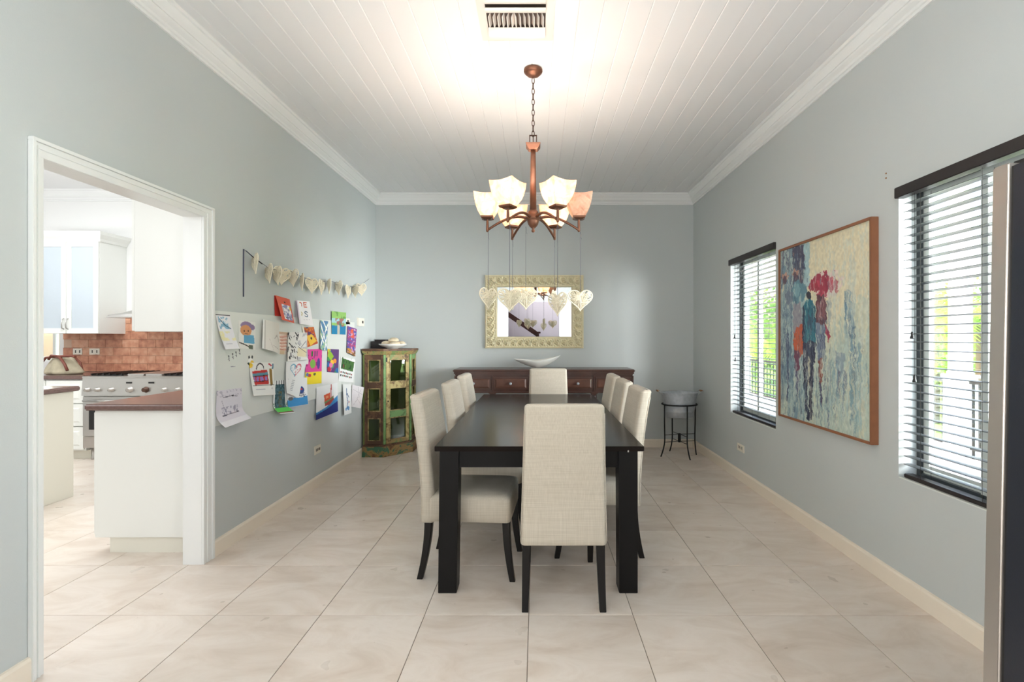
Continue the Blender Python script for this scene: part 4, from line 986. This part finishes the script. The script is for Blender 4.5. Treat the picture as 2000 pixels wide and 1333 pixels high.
# faint second pair of figures on the left
for cx_, cy_ in ((1553, 533), (1531, 540)): p = U(cx_, cy_); a.ell(p[0], p[1], .045, .022, (206, 150, 124), .8).ell(p[0], p[1] + .015, .032, .026, (90, 66, 84), .9)
p = U(1559, 570); a.ell(p[0], p[1], .105, .062, (96, 140, 156)); a.ell(p[0] - .03, p[1] - .015, .05, .03, (120, 164, 176)); p = U(1540, 580); a.ell(p[0], p[1], .06, .04, (110, 120, 140), .7)
PL([(1546, 592), (1562, 590), (1566, 640), (1562, 660), (1549, 650)], (150, 148, 158)); PL([(1548, 648), (1566, 632), (1568, 690), (1562, 700), (1550, 690)], (204, 92, 56)); PL([(1550, 686), (1562, 690), (1558, 740), (1552, 735)], (120, 66, 90)); PL([(1553, 730), (1559, 730), (1556, 785)], (70, 66, 110)); PL([(1534, 650), (1540, 650), (1538, 790), (1536, 800)], (66, 76, 112), .7)
# red umbrella
PL([(1577, 562), (1583, 545), (1592, 534), (1604, 527), (1618, 528), (1630, 538), (1637, 552), (1639, 567), (1628, 574), (1614, 580), (1600, 576), (1588, 570)], (170, 50, 74))
n = a.noise(22, 30); p = U(1608, 553); a.put((n > .56) & (((a.X - p[0]) / .21) ** 2 + ((a.Y - p[1]) / .075) ** 2 < 1), (226, 206, 196)); n = a.noise(16, 26); a.put((n > .66) & (((a.X - p[0]) / .19) ** 2 + ((a.Y - p[1]) / .07) ** 2 < 1), (200, 60, 86))
PL([(1583, 556), (1592, 545), (1600, 560), (1596, 574), (1588, 570)], (168, 40, 62)); PL([(1612, 540), (1618, 545), (1622, 562), (1612, 566)], (160, 40, 66))
# man
p = U(1579, 576); a.ell(p[0], p[1], .03, .024, (34, 32, 46)); PL([(1572, 588), (1582, 583), (1590, 592), (1594, 625), (1593, 668), (1580, 675), (1567, 668), (1566, 625), (1568, 598)], (36, 116, 136)); streak(1569, 1592, 592, 660, [(24, 84, 110), (60, 150, 166), (40, 60, 90)], 45, .007, .8); PL([(1566, 600), (1570, 596), (1570, 668), (1566, 664)], (30, 46, 76))
PL([(1567, 668), (1593, 668), (1591, 700), (1588, 740), (1586, 790), (1585, 826), (1579, 826), (1580, 770), (1582, 720), (1580, 694), (1577, 720), (1577, 780), (1580, 826), (1575, 824), (1571, 780), (1568, 730)], (38, 42, 72)); PL([(1578, 700), (1581, 700), (1581, 750), (1577, 752)], (216, 206, 170))
# woman
PL([(1594, 578), (1610, 576), (1614, 600), (1613, 634), (1602, 640), (1594, 630)], (104, 56, 68)); streak(1595, 1612, 580, 630, [(150, 96, 100), (70, 44, 60), (190, 150, 150)], 26, .006); PL([(1594, 632), (1612, 636), (1613, 690), (1606, 706), (1595, 700)], (124, 140, 164)); streak(1595, 1612, 640, 700, [(70, 76, 110), (190, 196, 206), (96, 110, 140)], 24, .006); PL([(1611, 628), (1616, 640), (1623, 655), (1619, 666), (1613, 650)], (172, 44, 74)); PL([(1597, 702), (1608, 702), (1605, 752), (1600, 752)], (150, 78, 64)); PL([(1600, 750), (1605, 750), (1606, 805), (1603, 800)], (80, 70, 100)); PL([(1614, 585), (1624, 588), (1623, 640), (1618, 630)], (110, 130, 150), .6)
# far pale figures and rain
PL([(1650, 566), (1662, 564), (1665, 600), (1662, 624), (1652, 622)], (112, 150, 170), .85); PL([(1654, 620), (1657, 620), (1656, 660)], (70, 96, 130), .8); PL([(1662, 612), (1670, 620), (1668, 690), (1662, 680)], (120, 156, 176), .8)
PL([(1632, 690), (1650, 692), (1648, 730), (1640, 760), (1632, 724)], (130, 150, 170), .7); PL([(1636, 725), (1643, 725), (1641, 780), (1637, 775)], (84, 76, 106), .7)
streak(1650, 1672, 570, 690, [(66, 96, 130), GB, PT_], 30, .005); streak(1660, 1690, 640, 860, [(84, 110, 140), GB, TE, PT_], 70, .005); streak(1615, 1660, 690, 840, [GB, (84, 100, 134), TE, (214, 214, 190)], 80, .005); streak(1524, 1700, 700, 860, [TE, PT_, (206, 214, 196), (220, 212, 180), GB], 150, .006, .5); streak(1620, 1700, 440, 700, [(206, 214, 200), (232, 222, 190), (190, 208, 204)], 60, .008, .35)
streak(1546, 1625, 590, 820, [(206, 210, 196), (120, 140, 156), (60, 66, 96)], 60, .004, .4)
wx = (a.noise(34, 44, 3) - .5) * .034 + (a.noise(9, 60, 2) - .5) * .012; wy = (a.noise(40, 24, 3) - .5) * .040
ii = np.clip(((a.X + wx) * (W_ - 1)).round().astype(int), 0, W_ - 1); jj = np.clip(((a.Y + wy) * (H_ - 1)).round().astype(int), 0, H_ - 1); a.a = a.a[jj, ii]
g_ = a.a.mean(-1, keepdims=True); a.a = a.a * .9 + g_ * .1
n = a.noise(50, 26, 3); m_ = (n > .70) & (a.X > .05); a.put(m_, (208, 214, 200), .5); n = a.noise(60, 20, 3); a.put((n > .76) & (a.X < .62) & (a.Y > .2), (64, 76, 104), .45)
n = a.noise(90, 70, 2); a.a *= (1 + (n[..., None] - .5) * .14)
fn = lambda u, v: Vector((XR - PT + .012, PY1 - fw - (PY1 - PY0 - 2 * fw) * u, PZ1 - fw - (PZ1 - PZ0 - 2 * fw) * v))
art_surface('canvas', fn, a, M['oil'], t)

# ------------------------------------------------------------------ ceiling air vent
vx0, vx1, vy0, vy1 = -.272, .048, 2.42, 2.745
t = thing('air_vent', 'white louvred air vent in the plank ceiling', 'vent', (-.11, 2.58, ZC))
fl = .045
MB().box(vx0 - fl, vx0, vy0 - fl, vy1 + fl, ZC - .006, ZC + .001).box(vx1, vx1 + fl, vy0 - fl, vy1 + fl, ZC - .006, ZC + .001).box(vx0, vx1, vy0 - fl, vy0, ZC - .006, ZC + .001).box(vx0, vx1, vy1, vy1 + fl, ZC - .006, ZC + .001).build('frame', M['ventw'], t, bevel=.002)
MB().box(vx0, vx1, vy0, vy1, ZC - .0012, ZC - .0004).build('duct', M['ventd'], t)
def blade(y0, y1, dip, name='blade'):
    n = 10; pp = []
    for i in range(n + 1):
        u = i / n; pp.append((y0 + (y1 - y0) * u, ZC - .002 - dip * math.sin(PI * (.12 + .5 * u))))
    full = pp + [(p, q - .002) for p, q in reversed(pp)]
    return MB().loft([[(vx0 + .001, p, q) for p, q in full], [(vx1 - .001, p, q) for p, q in full]], smooth=False).build(name, M['ventw'], t)
blade(2.655, 2.738, .030); blade(2.538, 2.478, .026); blade(2.474, 2.425, .020)
f0 = None
for i in range(13):
    if f0 is None:
        f0 = MB().prism([(-.0015, -.048), (.0015, -.048), (.0015, .048), (-.0015, .048)], -.026, -.002, [(.0085, -.048), (.0115, -.048), (.0115, .048), (.0085, .048)]).build('fin', M['ventw'], t, local=True); o = f0
    else: o = f0.copy(); C.objects.link(o)
    o.location = (vx0 + .012 + i * .0247 + .11, 2.598 - 2.58, 0); o.scale = (1 if i < 6 else -1, 1, 1)

# ------------------------------------------------------------------ bucket on iron stand
bxc, byc = 1.606, 5.37
t = thing('iron_stand', 'black iron stand with curved feet in the right far corner', 'stand', (bxc, byc, 0))
ring = [(bxc + .193 * math.cos(2 * PI * k / 32), byc + .159 * math.sin(2 * PI * k / 32), .585) for k in range(32)]
MB().tube(ring, .008, 8, closed=True).build('ring', M['iron'], t)
feet = [(-.225, -.06), (.055, -.21), (.20, .03), (-.05, .21)]
for fx, fy in feet:
    L_ = math.hypot(fx, fy); dx, dy = fx / L_, fy / L_; r0 = 1 / math.sqrt((dx / .2) ** 2 + (dy / .166) ** 2)
    pts = [(bxc + dx * r0 * .95, byc + dy * r0 * .95, .58), (bxc + dx * r0 * .95, byc + dy * r0 * .95, .4), (bxc + dx * r0 * .93, byc + dy * r0 * .93, .22)] + [(bxc + dx * (r0 * .93 + (L_ - r0 * .93) * u ** 1.9), byc + dy * (r0 * .93 + (L_ - r0 * .93) * u ** 1.9), .2 * (1 - u) + .006) for u in (.15, .35, .55, .75, .9, 1)]
    MB().tube(pts, .0075, 8).build('leg', M['iron'], t)
    for zz in (.245, .165): MB().cyl((bxc, byc, zz), (bxc + dx * r0 * .94, byc + dy * r0 * .94, zz), .0035, 6).build('brace', M['iron'], t)
MB().lathe([(.014, .155), (.017, .165), (.017, .245), (.014, .255)], (bxc, byc, 0), 10).build('brace_hub', M['iron'], t)
t = thing('metal_tub', 'oval galvanised tub with wooden handles on the iron stand', 'bucket', (bxc, byc, .44))
MB().lathe([(.148, .44), (.155, .445), (.163, .50), (.167, .505), (.166, .512), (.174, .56), (.178, .592), (.186, .65), (.189, .655), (.192, .665), (.204, .712), (.208, .716), (.206, .72), (.198, .714), (.17, .6), (.148, .452), (.01, .45)], (bxc, byc, 0), 40, sy=.78).build('tub_body', M['galv'], t)
for sx in (-1, 1):
    hnd = [(bxc + sx * .2, byc - .05, .70), (bxc + sx * .232, byc - .05, .728), (bxc + sx * .245, byc - .05, .735), (bxc + sx * .245, byc + .05, .735), (bxc + sx * .232, byc + .05, .728), (bxc + sx * .2, byc + .05, .70)]
    hh = MB().tube(hnd, .004, 6).build('handle', M['galv'], t)
    MB().cyl((bxc + sx * .245, byc - .042, .735), (bxc + sx * .245, byc + .042, .735), .010, 10).build('grip', M['rattan'], hh)

# ------------------------------------------------------------------ weathered corner cabinet
t = thing('corner_cabinet', 'distressed green and cream corner cabinet with glass panes', 'cabinet', (-1.75, 5.55, 0))
Pc = [(-1.948, 5.303), (-1.706, 5.303), (-1.444, 5.565), (-1.444, 5.785)]
def inset(d, back=True):
    q = d * math.tan(PI / 8)
    return [(-1.948 + max(d, 0), 5.303 + d), (-1.706 - q, 5.303 + d), (-1.444 - d, 5.565 + q), (-1.444 - d, 5.785)] + [(-1.948 + max(d, 0), 5.785)]
MB().prism(inset(0), 0, .115, inset(.004)).build('plinth', M['wteal'], t, bevel=.003)
MB().prism(inset(.008), .115, .135).build('plinth_cap', M['wbrown'], t, bevel=.003)
MB().prism(inset(.02), 1.140, 1.160, inset(.006)).prism(inset(.006), 1.1601, 1.182, inset(-.006)).build('cornice', M['wmix'], t, bevel=.002)
MB().prism(inset(-.008), 1.182, 1.207).build('top', M['wbrown'], t, bevel=.004)
inb = inset(.05)
MB().box(-1.945, -1.925, 5.33, 5.765, .135, 1.14).box(-1.945, -1.47, 5.768, 5.784, .135, 1.14).build('back_panel', M['inside'], t)
for z in (.135, .47, .80): MB().prism([(-1.924, 5.36), (-1.73, 5.36), (-1.50, 5.585), (-1.50, 5.766), (-1.924, 5.766)], z, z + .015).build('shelf', M['inside'], t)
Ob = inset(.022)
zs = [(.178, .430), (.507, .764), (.834, 1.085)]
def face(p, q, st, mf, mr, name, label=None, thick=.024):
    p, q = Vector((p[0], p[1], 0)), Vector((q[0], q[1], 0)); L_ = (q - p).length; d = (q - p).normalized(); nrm = Vector((-d.y, d.x, 0))
    Mx = Matrix(((d.x, nrm.x, 0, p.x), (d.y, nrm.y, 0, p.y), (0, 0, 1, 0), (0, 0, 0, 1)))
    a0, a1, b0, b1 = st
    fr = MB().box(a0, a1, 0, thick, .136, 1.139).xf(Mx).build(name, mf, t, bevel=.003)
    if label: fr['label'] = label
    MB().box(L_ - b1, L_ - b0, 0, thick, .136, 1.139).xf(Mx).build('stile', mf, fr, bevel=.003)
    zr = [.136] + [z for pr in zs for z in pr] + [1.139]
    for i in range(4):
        MB().box(a1, L_ - b1, .001, thick - .001, zr[2 * i], zr[2 * i + 1]).xf(Mx).build('rail', mr[i % len(mr)], fr, bevel=.003)
    for z0, z1 in zs: MB().box(a1 - .002, L_ - b1 + .002, .012, .015, z0 - .002, z1 + .002).xf(Mx).build('pane', M['cpane'], fr)
    for z0, z1 in zs:
        g_ = MB().box(a1, a1 + .008, -.003, .008, z0, z1).box(L_ - b1 - .008, L_ - b1, -.003, .008, z0, z1).box(a1 + .008, L_ - b1 - .008, -.003, .008, z0, z0 + .008).box(a1 + .008, L_ - b1 - .008, -.003, .008, z1 - .008, z1)
        g_.xf(Mx).build('glazing_bead', M['wcream'], fr)
    return Mx, L_
face(Ob[0], Ob[1], (0, .038, 0, .034), M['wbrown'], [M['wbrown']], 'side_frame', 'brown left side frame')
Mx, L_ = face(Ob[1], Ob[2], (.034, .078, .030, .066), M['wcream'], [M['wmix'], M['wgreen'], M['wcream'], M['wmix']], 'door', 'cream and green glazed door')
for a_, b_ in ((0, .030), (L_ - .027, L_)): MB().box(a_, b_, -.004, .022, .136, 1.139).xf(Mx).build('post', M['wgreen'], t, bevel=.003)
MB().box(.05, .062, -.012, 0, .61, .625).xf(Mx).build('latch', M['iron'], t, bevel=.002)
MB().box(.03, .045, -.008, -.001, 1.06, 1.11).xf(Mx).build('hinge', M['iron'], t)
face(Ob[2], Ob[3], (0, .03, 0, .04), M['wmix'], [M['wbrown'], M['wgreen']], 'side_frame')
# on top: plate of shells and a dark box
px_, py_ = -1.655, 5.48
tag(MB().lathe([(.05, 1.2072), (.06, 1.2072), (.065, 1.215), (.115, 1.228), (.15, 1.248), (.158, 1.262), (.152, 1.262), (.11, 1.236), (.05, 1.222), (.01, 1.22)], (px_, py_, 0), 40).build('plate', M['china']), 'round white dish on top of the green corner cabinet', 'plate')
sp = [(-.075, .02, 1.255, .06, .05, .03, 20, 'cream shell at the left of the white dish'), (.0, .03, 1.29, .062, .05, .032, -10, 'topmost cream shell on the pile in the dish'), (.035, -.04, 1.255, .06, .048, .024, 10, 'front brown edged shell in the white dish'), (.095, .02, 1.255, .045, .05, .026, 40, 'pale shell at the right of the white dish')]
for dx, dy, z, rx, ry, rz, an, lab in sp:
    mb = MB(); n = 22; secs = []
    for j_ in range(9):
        th_ = PI * j_ / 8; rr_ = max(math.sin(th_), .02); zz = -math.cos(th_) * (1 if th_ > PI / 2 else .6)
        secs.append([((rx * rr_ * (1 + .05 * math.cos(9 * 2 * PI * k_ / n))) * math.cos(2 * PI * k_ / n), ry * rr_ * math.sin(2 * PI * k_ / n) * (1 - .15 * math.cos(2 * PI * k_ / n)), rz * zz) for k_ in range(n)])
    mb.loft(secs).xf(Matrix.Translation((px_ + dx, py_ + dy, z + .012)) @ Matrix.Rotation(R(an), 4, 'Z') @ Matrix.Rotation(R(8), 4, 'X'))
    tag(mb.build('seashell', M['shell']), lab, 'shell', 'shells in the white dish')
t = thing('dark_box', 'small dark open box behind the white dish on the cabinet', 'box', (-1.86, 5.62, 1.2072))
x0, x1 = -1.945, -1.765; MB().box(x0, x1, 5.60, 5.72, 1.2072, 1.213).box(x0, x1, 5.60, 5.606, 1.213, 1.288).box(x0, x1, 5.714, 5.72, 1.213, 1.292).box(x0, x0 + .006, 5.606, 5.714, 1.213, 1.29).box(x1 - .006, x1, 5.606, 5.714, 1.213, 1.29).build('box_body', M['darkbox'], t)
MB().prism([(x0 - .003, 5.7205), (x1 + .003, 5.7205), (x1 + .003, 5.7265), (x0 - .003, 5.7265)], 1.25, 1.31).build('lid', M['darkbox'], t)

# ------------------------------------------------------------------ fridge at the right edge
t = thing('refrigerator', 'dark sided refrigerator with a steel door at the right edge', 'refrigerator', (1.16, .9, 0))
fx, fy = 1.16, 1.25
MB().box(fx, 1.84, .56, fy - .052, .05, 1.765).build('body', M['fridge'], t, bevel=.004)
MB().box(fx - .002, 1.842, fy - .045, fy, .06, 1.775).build('door', M['steelr'], t, bevel=.004, seg=3)
MB().box(fx + .006, 1.835, fy - .053, fy - .0445, .06, 1.765).build('gasket', M['black'], t)
MB().box(fx + .03, fx + .10, fy - .09, fy - .02, 1.766, 1.785).build('hinge_cover', M['black'], t, bevel=.003)
for x in (fx + .05, 1.79):
    for y in (.62, 1.14): MB().lathe([(.02, 0), (.02, .02), (.01, .022), (.01, .055)], (x, y, 0), 12).build('foot', M['black'], t)
t.rotation_euler = (0, R(1.14), 0)

# ------------------------------------------------------------------ kitchen
# backsplash: tiles one by one
sp_ = struct('trim_6', MB().box(-5.75, -3.5, YB - .006, YB, .92, 1.60), M['splashg'])
b0 = None
for r_ in range(7):
    z = .9215 + r_ * .0975
    for i in range(12):
        x = -5.75 + i * .205 + (.1025 if r_ % 2 else 0)
        if x > -3.62 or (x + .2 > -3.5): continue
        if b0 is None: b0 = MB().box(0, .202, -.009, 0, 0, .0945).build('tile', M['splash'], sp_, bevel=.001, seg=1, local=True); b = b0
        else: b = b0.copy(); C.objects.link(b)
        b.location = (x, YB - .006, z)
for (xa, xb, lab) in ((143, 161, 'left white outlet on the terracotta splashback'), (175, 195, 'right white outlet on the terracotta splashback')):
    p, q = WB(xa, 681, .016), WB(xb, 693, .016)
    t = thing('wall_outlet', lab, 'outlet', (p.x, YB - .0155, q.z)); MB().box(p.x, q.x, YB - .021, YB - .0155, q.z, p.z).build('plate', M['plate'], t, bevel=.001)
    for s in (.25, .7): MB().box(p.x + (q.x - p.x) * s, p.x + (q.x - p.x) * s + .012, YB - .0225, YB - .021, q.z + .02, p.z - .02).build('slot', M['slot'], t)
# upper cabinet
def glass_cabinet(x0, x1, y0, z0, z1, label):
    t = thing('wall_cabinet', label, 'cabinet', ((x0 + x1) / 2, (y0 + YB) / 2, z0))
    yb = YB - .001
    MB().box(x0, x0 + .018, y0, yb, z0, z1).box(x1 - .018, x1, y0, yb, z0, z1).box(x0 + .018, x1 - .018, y0, yb, z0, z0 + .018).box(x0 + .018, x1 - .018, y0, yb, z1 - .018, z1).box(x0 + .018, x1 - .018, yb - .008, yb, z0 + .018, z1 - .018).build('carcass', M['cabw'], t)
    for k_ in (1, 2, 3): MB().box(x0 + .019, x1 - .019, y0 + .03, yb - .009, z0 + (z1 - z0) * k_ / 4, z0 + (z1 - z0) * k_ / 4 + .018).build('shelf', M['cabw'], t)
    cr = [(0, z1), (.012, z1), (.02, z1 + .03), (.045, z1 + .06), (.055, z1 + .075), (.06, z1 + .11), (0, z1 + .11)]
    xm = (x0 + x1) / 2
    c_ = MB().loft([[(x0 - d, y0 - d, z) for d, z in cr], [(x1 + d, y0 - d, z) for d, z in cr], [(x1 + d, yb, z) for d, z in cr]], smooth=False, cap=True)
    c_.build('crown', M['cabw'], t)
    MB().box(x0, x1, y0, yb, z1 + .0005, z1 + .02).build('top', M['cabw'], t)
    n = 2; wdt = (x1 - x0) / n; stl = .055
    for k_ in range(n):
        a, b_ = x0 + k_ * wdt + .002, x0 + (k_ + 1) * wdt - .002
        d = MB().box(a, a + stl, y0 - .021, y0 - .001, z0 + .002, z1 - .002).box(b_ - stl, b_, y0 - .021, y0 - .001, z0 + .002, z1 - .002).box(a + stl, b_ - stl, y0 - .021, y0 - .001, z0 + .002, z0 + .06).box(a + stl, b_ - stl, y0 - .021, y0 - .001, z1 - .06, z1 - .002).build('door', M['cabw'], t, bevel=.002)
        MB().box(a + stl, b_ - stl, y0 - .012, y0 - .008, z0 + .06, z1 - .06).build('glass', M['frost'], d)
        hx = (b_ - .022) if k_ == 0 else (a + .022)
        MB().tube([(hx, y0 - .021, z0 + .05), (hx, y0 - .045, z0 + .06), (hx, y0 - .05, z0 + .11), (hx, y0 - .045, z0 + .16), (hx, y0 - .021, z0 + .17)], .006, 8).build('handle', M['steel'], d)
glass_cabinet(-5.727, -4.993, 5.447, 1.38, 2.43, 'white wall cabinet with two frosted glass doors')
# cabinet that hangs over the peninsula
t = thing('wall_cabinet', 'plain white wall cabinet side close behind the doorway', 'cabinet', (-2.28, 3.3, 1.37))
MB().box(-2.492, -2.0705, 2.95, 4.3, 1.37, 3.10).build('carcass', M['cabw'], t, bevel=.002)
for k_ in range(3):
    y0_ = 2.955 + k_ * .449; d = MB().box(-2.512, -2.493, y0_, y0_ + .443, 1.375, 2.45).build('door', M['cabw'], t, bevel=.002)
    MB().tube([(-2.512, y0_ + .04, 1.42), (-2.535, y0_ + .04, 1.43), (-2.535, y0_ + .04, 1.52), (-2.512, y0_ + .04, 1.53)], .005, 6).build('handle', M['steel'], d)
# hood
t = thing('range_hood', 'steel range hood with a thin curved canopy', 'hood', (-4.3, 5.5, 1.57))
secs = []
hp = [(5.26, 1.572), (5.27, 1.60), (5.36, 1.66), (5.46, 1.70), (5.52, 1.72), (5.799, 1.72), (5.799, 1.572)]
cs = []
for x, f_ in ((-4.74, 0), (-4.66, .35), (-4.52, .85), (-4.40, 1), (-4.1, 1), (-3.98, .85), (-3.84, .35), (-3.76, 0)):
    cs.append([(x, y, 1.572 + .012 + (z - 1.584) * f_ if z > 1.573 else 1.572) for y, z in hp])
MB().loft(cs, smooth=False).build('canopy', M['steel'], t)
MB().box(-4.75, -3.75, 5.25, 5.799, 1.555, 1.5719).build('lip', M['steel'], t, bevel=.002)
MB().box(-4.42, -4.08, 5.5, 5.799, 1.7201, 3.1).build('chimney', M['steel'], t)
# range
rx0, rx1, ry0 = -4.908, -3.69, 5.15
t = thing('kitchen_range', 'wide stainless steel kitchen range with a row of knobs', 'stove', ((rx0 + rx1) / 2, 5.45, 0))
MB().box(rx0, rx1, ry0 + .03, 5.785, .14, .895).build('body', M['steel'], t)
MB().box(rx0, rx1, ry0 - .01, 5.785, .8955, .915).build('cooktop', M['steel'], t, bevel=.004)
MB().loft([[(x, ry0 + .0299, .70), (x, ry0 - .015, .705), (x, ry0 + .0, .895), (x, ry0 + .0299, .895)] for x in (rx0, rx1)], smooth=False).build('control_panel', M['steel'], t)
for k_, xp in enumerate((170, 190, 217, 253, 284, 321, 347, 372)):
    x = (xp - CX) * 5.13 / F; r_ = .026 if k_ in (3, 4) else .02
    kb = MB().loft([[(x + r * math.cos(2 * PI * i / 18), 5.144 - q, .772 + r * math.sin(2 * PI * i / 18)) for i in range(18)] for r, q in ((r_ * 1.25, 0), (r_ * 1.25, .008), (r_, .01), (r_ * .9, .04), (r_ * .5, .042))]).build('knob', M['bronzed'] if k_ == 4 else M['steelr'], t)
for x in (-4.40, -4.16): MB().box(x - .03, x + .03, ry0 - .010, ry0 - .002, .838, .856).build('display', M['black'], t)
for (a, b_, hy) in ((rx0 + .01, -4.30, .655), (-4.29, rx1 - .01, .655)):
    d = MB().box(a, b_, ry0 - .012, ry0 + .029, .27, .695).build('oven_door', M['steel'], t, bevel=.004)
    MB().box(a + .07, b_ - .07, ry0 - .0135, ry0 - .0125, .34, .58).build('window', M['black'], d)
    MB().cyl((a + .04, ry0 - .05, hy), (b_ - .04, ry0 - .05, hy), .011, 10).build('handle', M['steel'], d)
    for x in (a + .06, b_ - .06): MB().cyl((x, ry0 - .05, hy), (x, ry0 - .01, hy), .008, 8).build('handle_post', M['steel'], d)
MB().box(rx0, rx1, ry0 + .005, ry0 + .029, .14, .262).build('kick_panel', M['steelr'], t)
for x in (rx0 + .05, rx1 - .05): MB().lathe([(.025, 0), (.025, .02), (.018, .03), (.018, .14)], (x, ry0 + .08, 0), 12).build('foot', M['steelr'], t)
for i in range(3):
    x0_ = rx0 + .03 + i * .40
    if i == 1:
        for q in range(2): MB().box(x0_ - .02 + q * .2 , x0_ + .165 + q * .2, ry0 + .08, 5.72, .9155, .935).build('griddle_cover', M['steel'], t, bevel=.006)
    else:
        gr = MB()
        for q in range(6): gr.box(x0_ + q * .066, x0_ + q * .066 + .012, ry0 + .06, 5.74, .925, .94)
        for q in range(4): gr.box(x0_, x0_ + .342, ry0 + .07 + q * .19, ry0 + .082 + q * .19, .9155, .9249)
        gr.build('grate', M['black'], t)
# back counter run left of the range
t = thing('base_cabinet', 'white drawer cabinet left of the range', 'cabinet', (-5.6, 5.48, 0))
MB().box(-6.6, -4.915, 5.20, 5.785, .1, .878).build('carcass', M['cabw'], t)
MB().box(-6.6, -4.915, 5.26, 5.7, 0, .0999).build('toe_kick', M['cabc'], t)
for k_ in range(4):
    a = -6.595 + k_ * .42
    for (z0, z1) in ((.115, .36), (.37, .61), (.62, .865)):
        d = MB().box(a, a + .41, 5.18, 5.199, z0, z1).build('drawer', M['cabw'], t, bevel=.003)
        MB().prism([(a + .04, z0 + .04), (a + .37, z0 + .04), (a + .37, z1 - .04), (a + .04, z1 - .04)], 0, .005, [(a + .055, z0 + .055), (a + .355, z0 + .055), (a + .355, z1 - .055), (a + .055, z1 - .055)]).xf(Matrix(((1, 0, 0, 0), (0, 0, -1, 5.18), (0, 1, 0, 0), (0, 0, 0, 1)))).build('drawer_panel', M['cabw'], d)
        MB().cyl((a + .16, 5.155, (z0 + z1) / 2), (a + .25, 5.155, (z0 + z1) / 2), .005, 8).build('handle', M['steel'], d)
tag(MB().box(-6.6, -4.912, 5.165, 5.785, .8785, .918).build('countertop', M['counter'], None, bevel=.006), 'brown stone countertop under the bag beside the range', 'countertop')
# island
t = thing('kitchen_island', 'cream kitchen island at the doorway\'s left edge', 'cabinet', (-4.5, 3.4, 0))
MB().box(-5.1, -3.886, 2.6, 4.0, 0, .884).build('carcass', M['cabc'], t, bevel=.003)
tag(MB().box(-5.14, -3.86, 2.56, 4.035, .8845, .924).build('countertop', M['counter'], None, bevel=.008, seg=3), 'brown stone countertop of the kitchen island', 'countertop')
# peninsula beside the dividing wall
t = thing('peninsula_cabinet', 'white base cabinet end panel just inside the doorway', 'cabinet', (-2.4, 3.5, 0))
MB().box(-2.722, -2.0705, 2.935, 4.3, .1, .886).build('carcass', M['cabw'], t, bevel=.002)
MB().box(-2.645, -2.0705, 2.955, 4.26, 0, .0999).build('toe_kick', M['cabc'], t)
for k_ in range(3):
    y0_ = 2.95 + k_ * .449; MB().box(-2.742, -2.723, y0_, y0_ + .44, .115, .87).build('door', M['cabw'], t, bevel=.003)
tag(MB().box(-2.755, -2.0705, 2.895, 4.34, .8865, .925).build('countertop', M['counter'], None, bevel=.009, seg=3), 'brown stone countertop on the near white base cabinet', 'countertop')
# handbag
bxx, byy, bz = -5.37, 5.42, .918
t = thing('handbag', 'pale cloth bag with brown leather straps on the back counter', 'bag', (bxx, byy, bz))
secs = []; rb = random.Random(5)
for j_ in range(12):
    u = j_ / 11; z = bz + .001 + .19 * u; wd_ = .205 * (1 - .50 * u ** 1.5) + (.0 if j_ else -.03); dp = .12 * (1 - .62 * u) - (.0 if j_ else .02)
    secs.append([(bxx - .02 * u + wd_ * math.cos(2 * PI * k_ / 36) * (1 + .05 * math.sin(5 * 2 * PI * k_ / 36 + 4 * u)), byy + dp * math.sin(2 * PI * k_ / 36) * (1 + .12 * math.sin(7 * 2 * PI * k_ / 36 + 3 * u)), z + .012 * math.sin(3 * 2 * PI * k_ / 36) * u) for k_ in range(36)])
MB().loft(secs).build('bag_body', M['canvas'], t)
MB().tube([(bxx - .12, byy - .06, bz + .17), (bxx - .08, byy - .07, bz + .215), (bxx + .02, byy - .08, bz + .205), (bxx + .16, byy - .08, bz + .21), (bxx + .21, byy - .09, bz + .20)], .013, 8).build('strap', M['leather'], t)
MB().tube([(bxx - .04, byy - .06, bz + .2), (bxx + .04, byy - .09, bz + .19), (bxx + .12, byy - .12, bz + .12), (bxx + .16, byy - .13, bz + .05)], .014, 8).build('strap', M['leather'], t)
MB().tube([(bxx - .22, byy - .04, bz + .13), (bxx - .15, byy - .06, bz + .19), (bxx - .05, byy - .06, bz + .2)], .012, 8).build('strap', M['leather'], t)
MB().tube([(bxx + .0, byy + .04, bz + .17), (bxx + .06, byy + .05, bz + .195), (bxx + .14, byy + .04, bz + .13), (bxx + .19, byy + .02, bz + .02)], .011, 8).build('strap', M['leather'], t)

# ------------------------------------------------------------------ staircase in the hall (seen in the mirror)
t = thing('staircase', 'dark wooden stair rail on the hall wall, seen in the mirror', 'staircase', (-.4, -3.9, 0))
def slope(x): return 1.47 + (-.02 - x) * (.59 / .86)
MB().loft([[(x, y, slope(x) + dz) for y, dz in ((-3.72, -.09), (-3.66, -.09), (-3.66, .09), (-3.72, .09))] for x in (-2.2, .0)], smooth=False).build('handrail', M['stair'], t)
MB().box(-.03, .07, -3.75, -3.63, 0, 1.47).build('newel_post', M['stair'], t, bevel=.006)
MB().box(-.05, .12, -3.78, -3.60, 1.47, 1.53).build('newel_cap', M['stair'], t, bevel=.01)
for i in range(12):
    x = -.1 - i * .26; z = .18 * (i + 1)
    if x < -2.3: break
    MB().box(x - .28, x, -4.099, -3.62, z - .18, z).build('step', M['stair'], t)
    MB().box(x - .15, x - .12, -3.705, -3.675, z, slope(x - .135) - .08).build('baluster', M['lilac'], t)
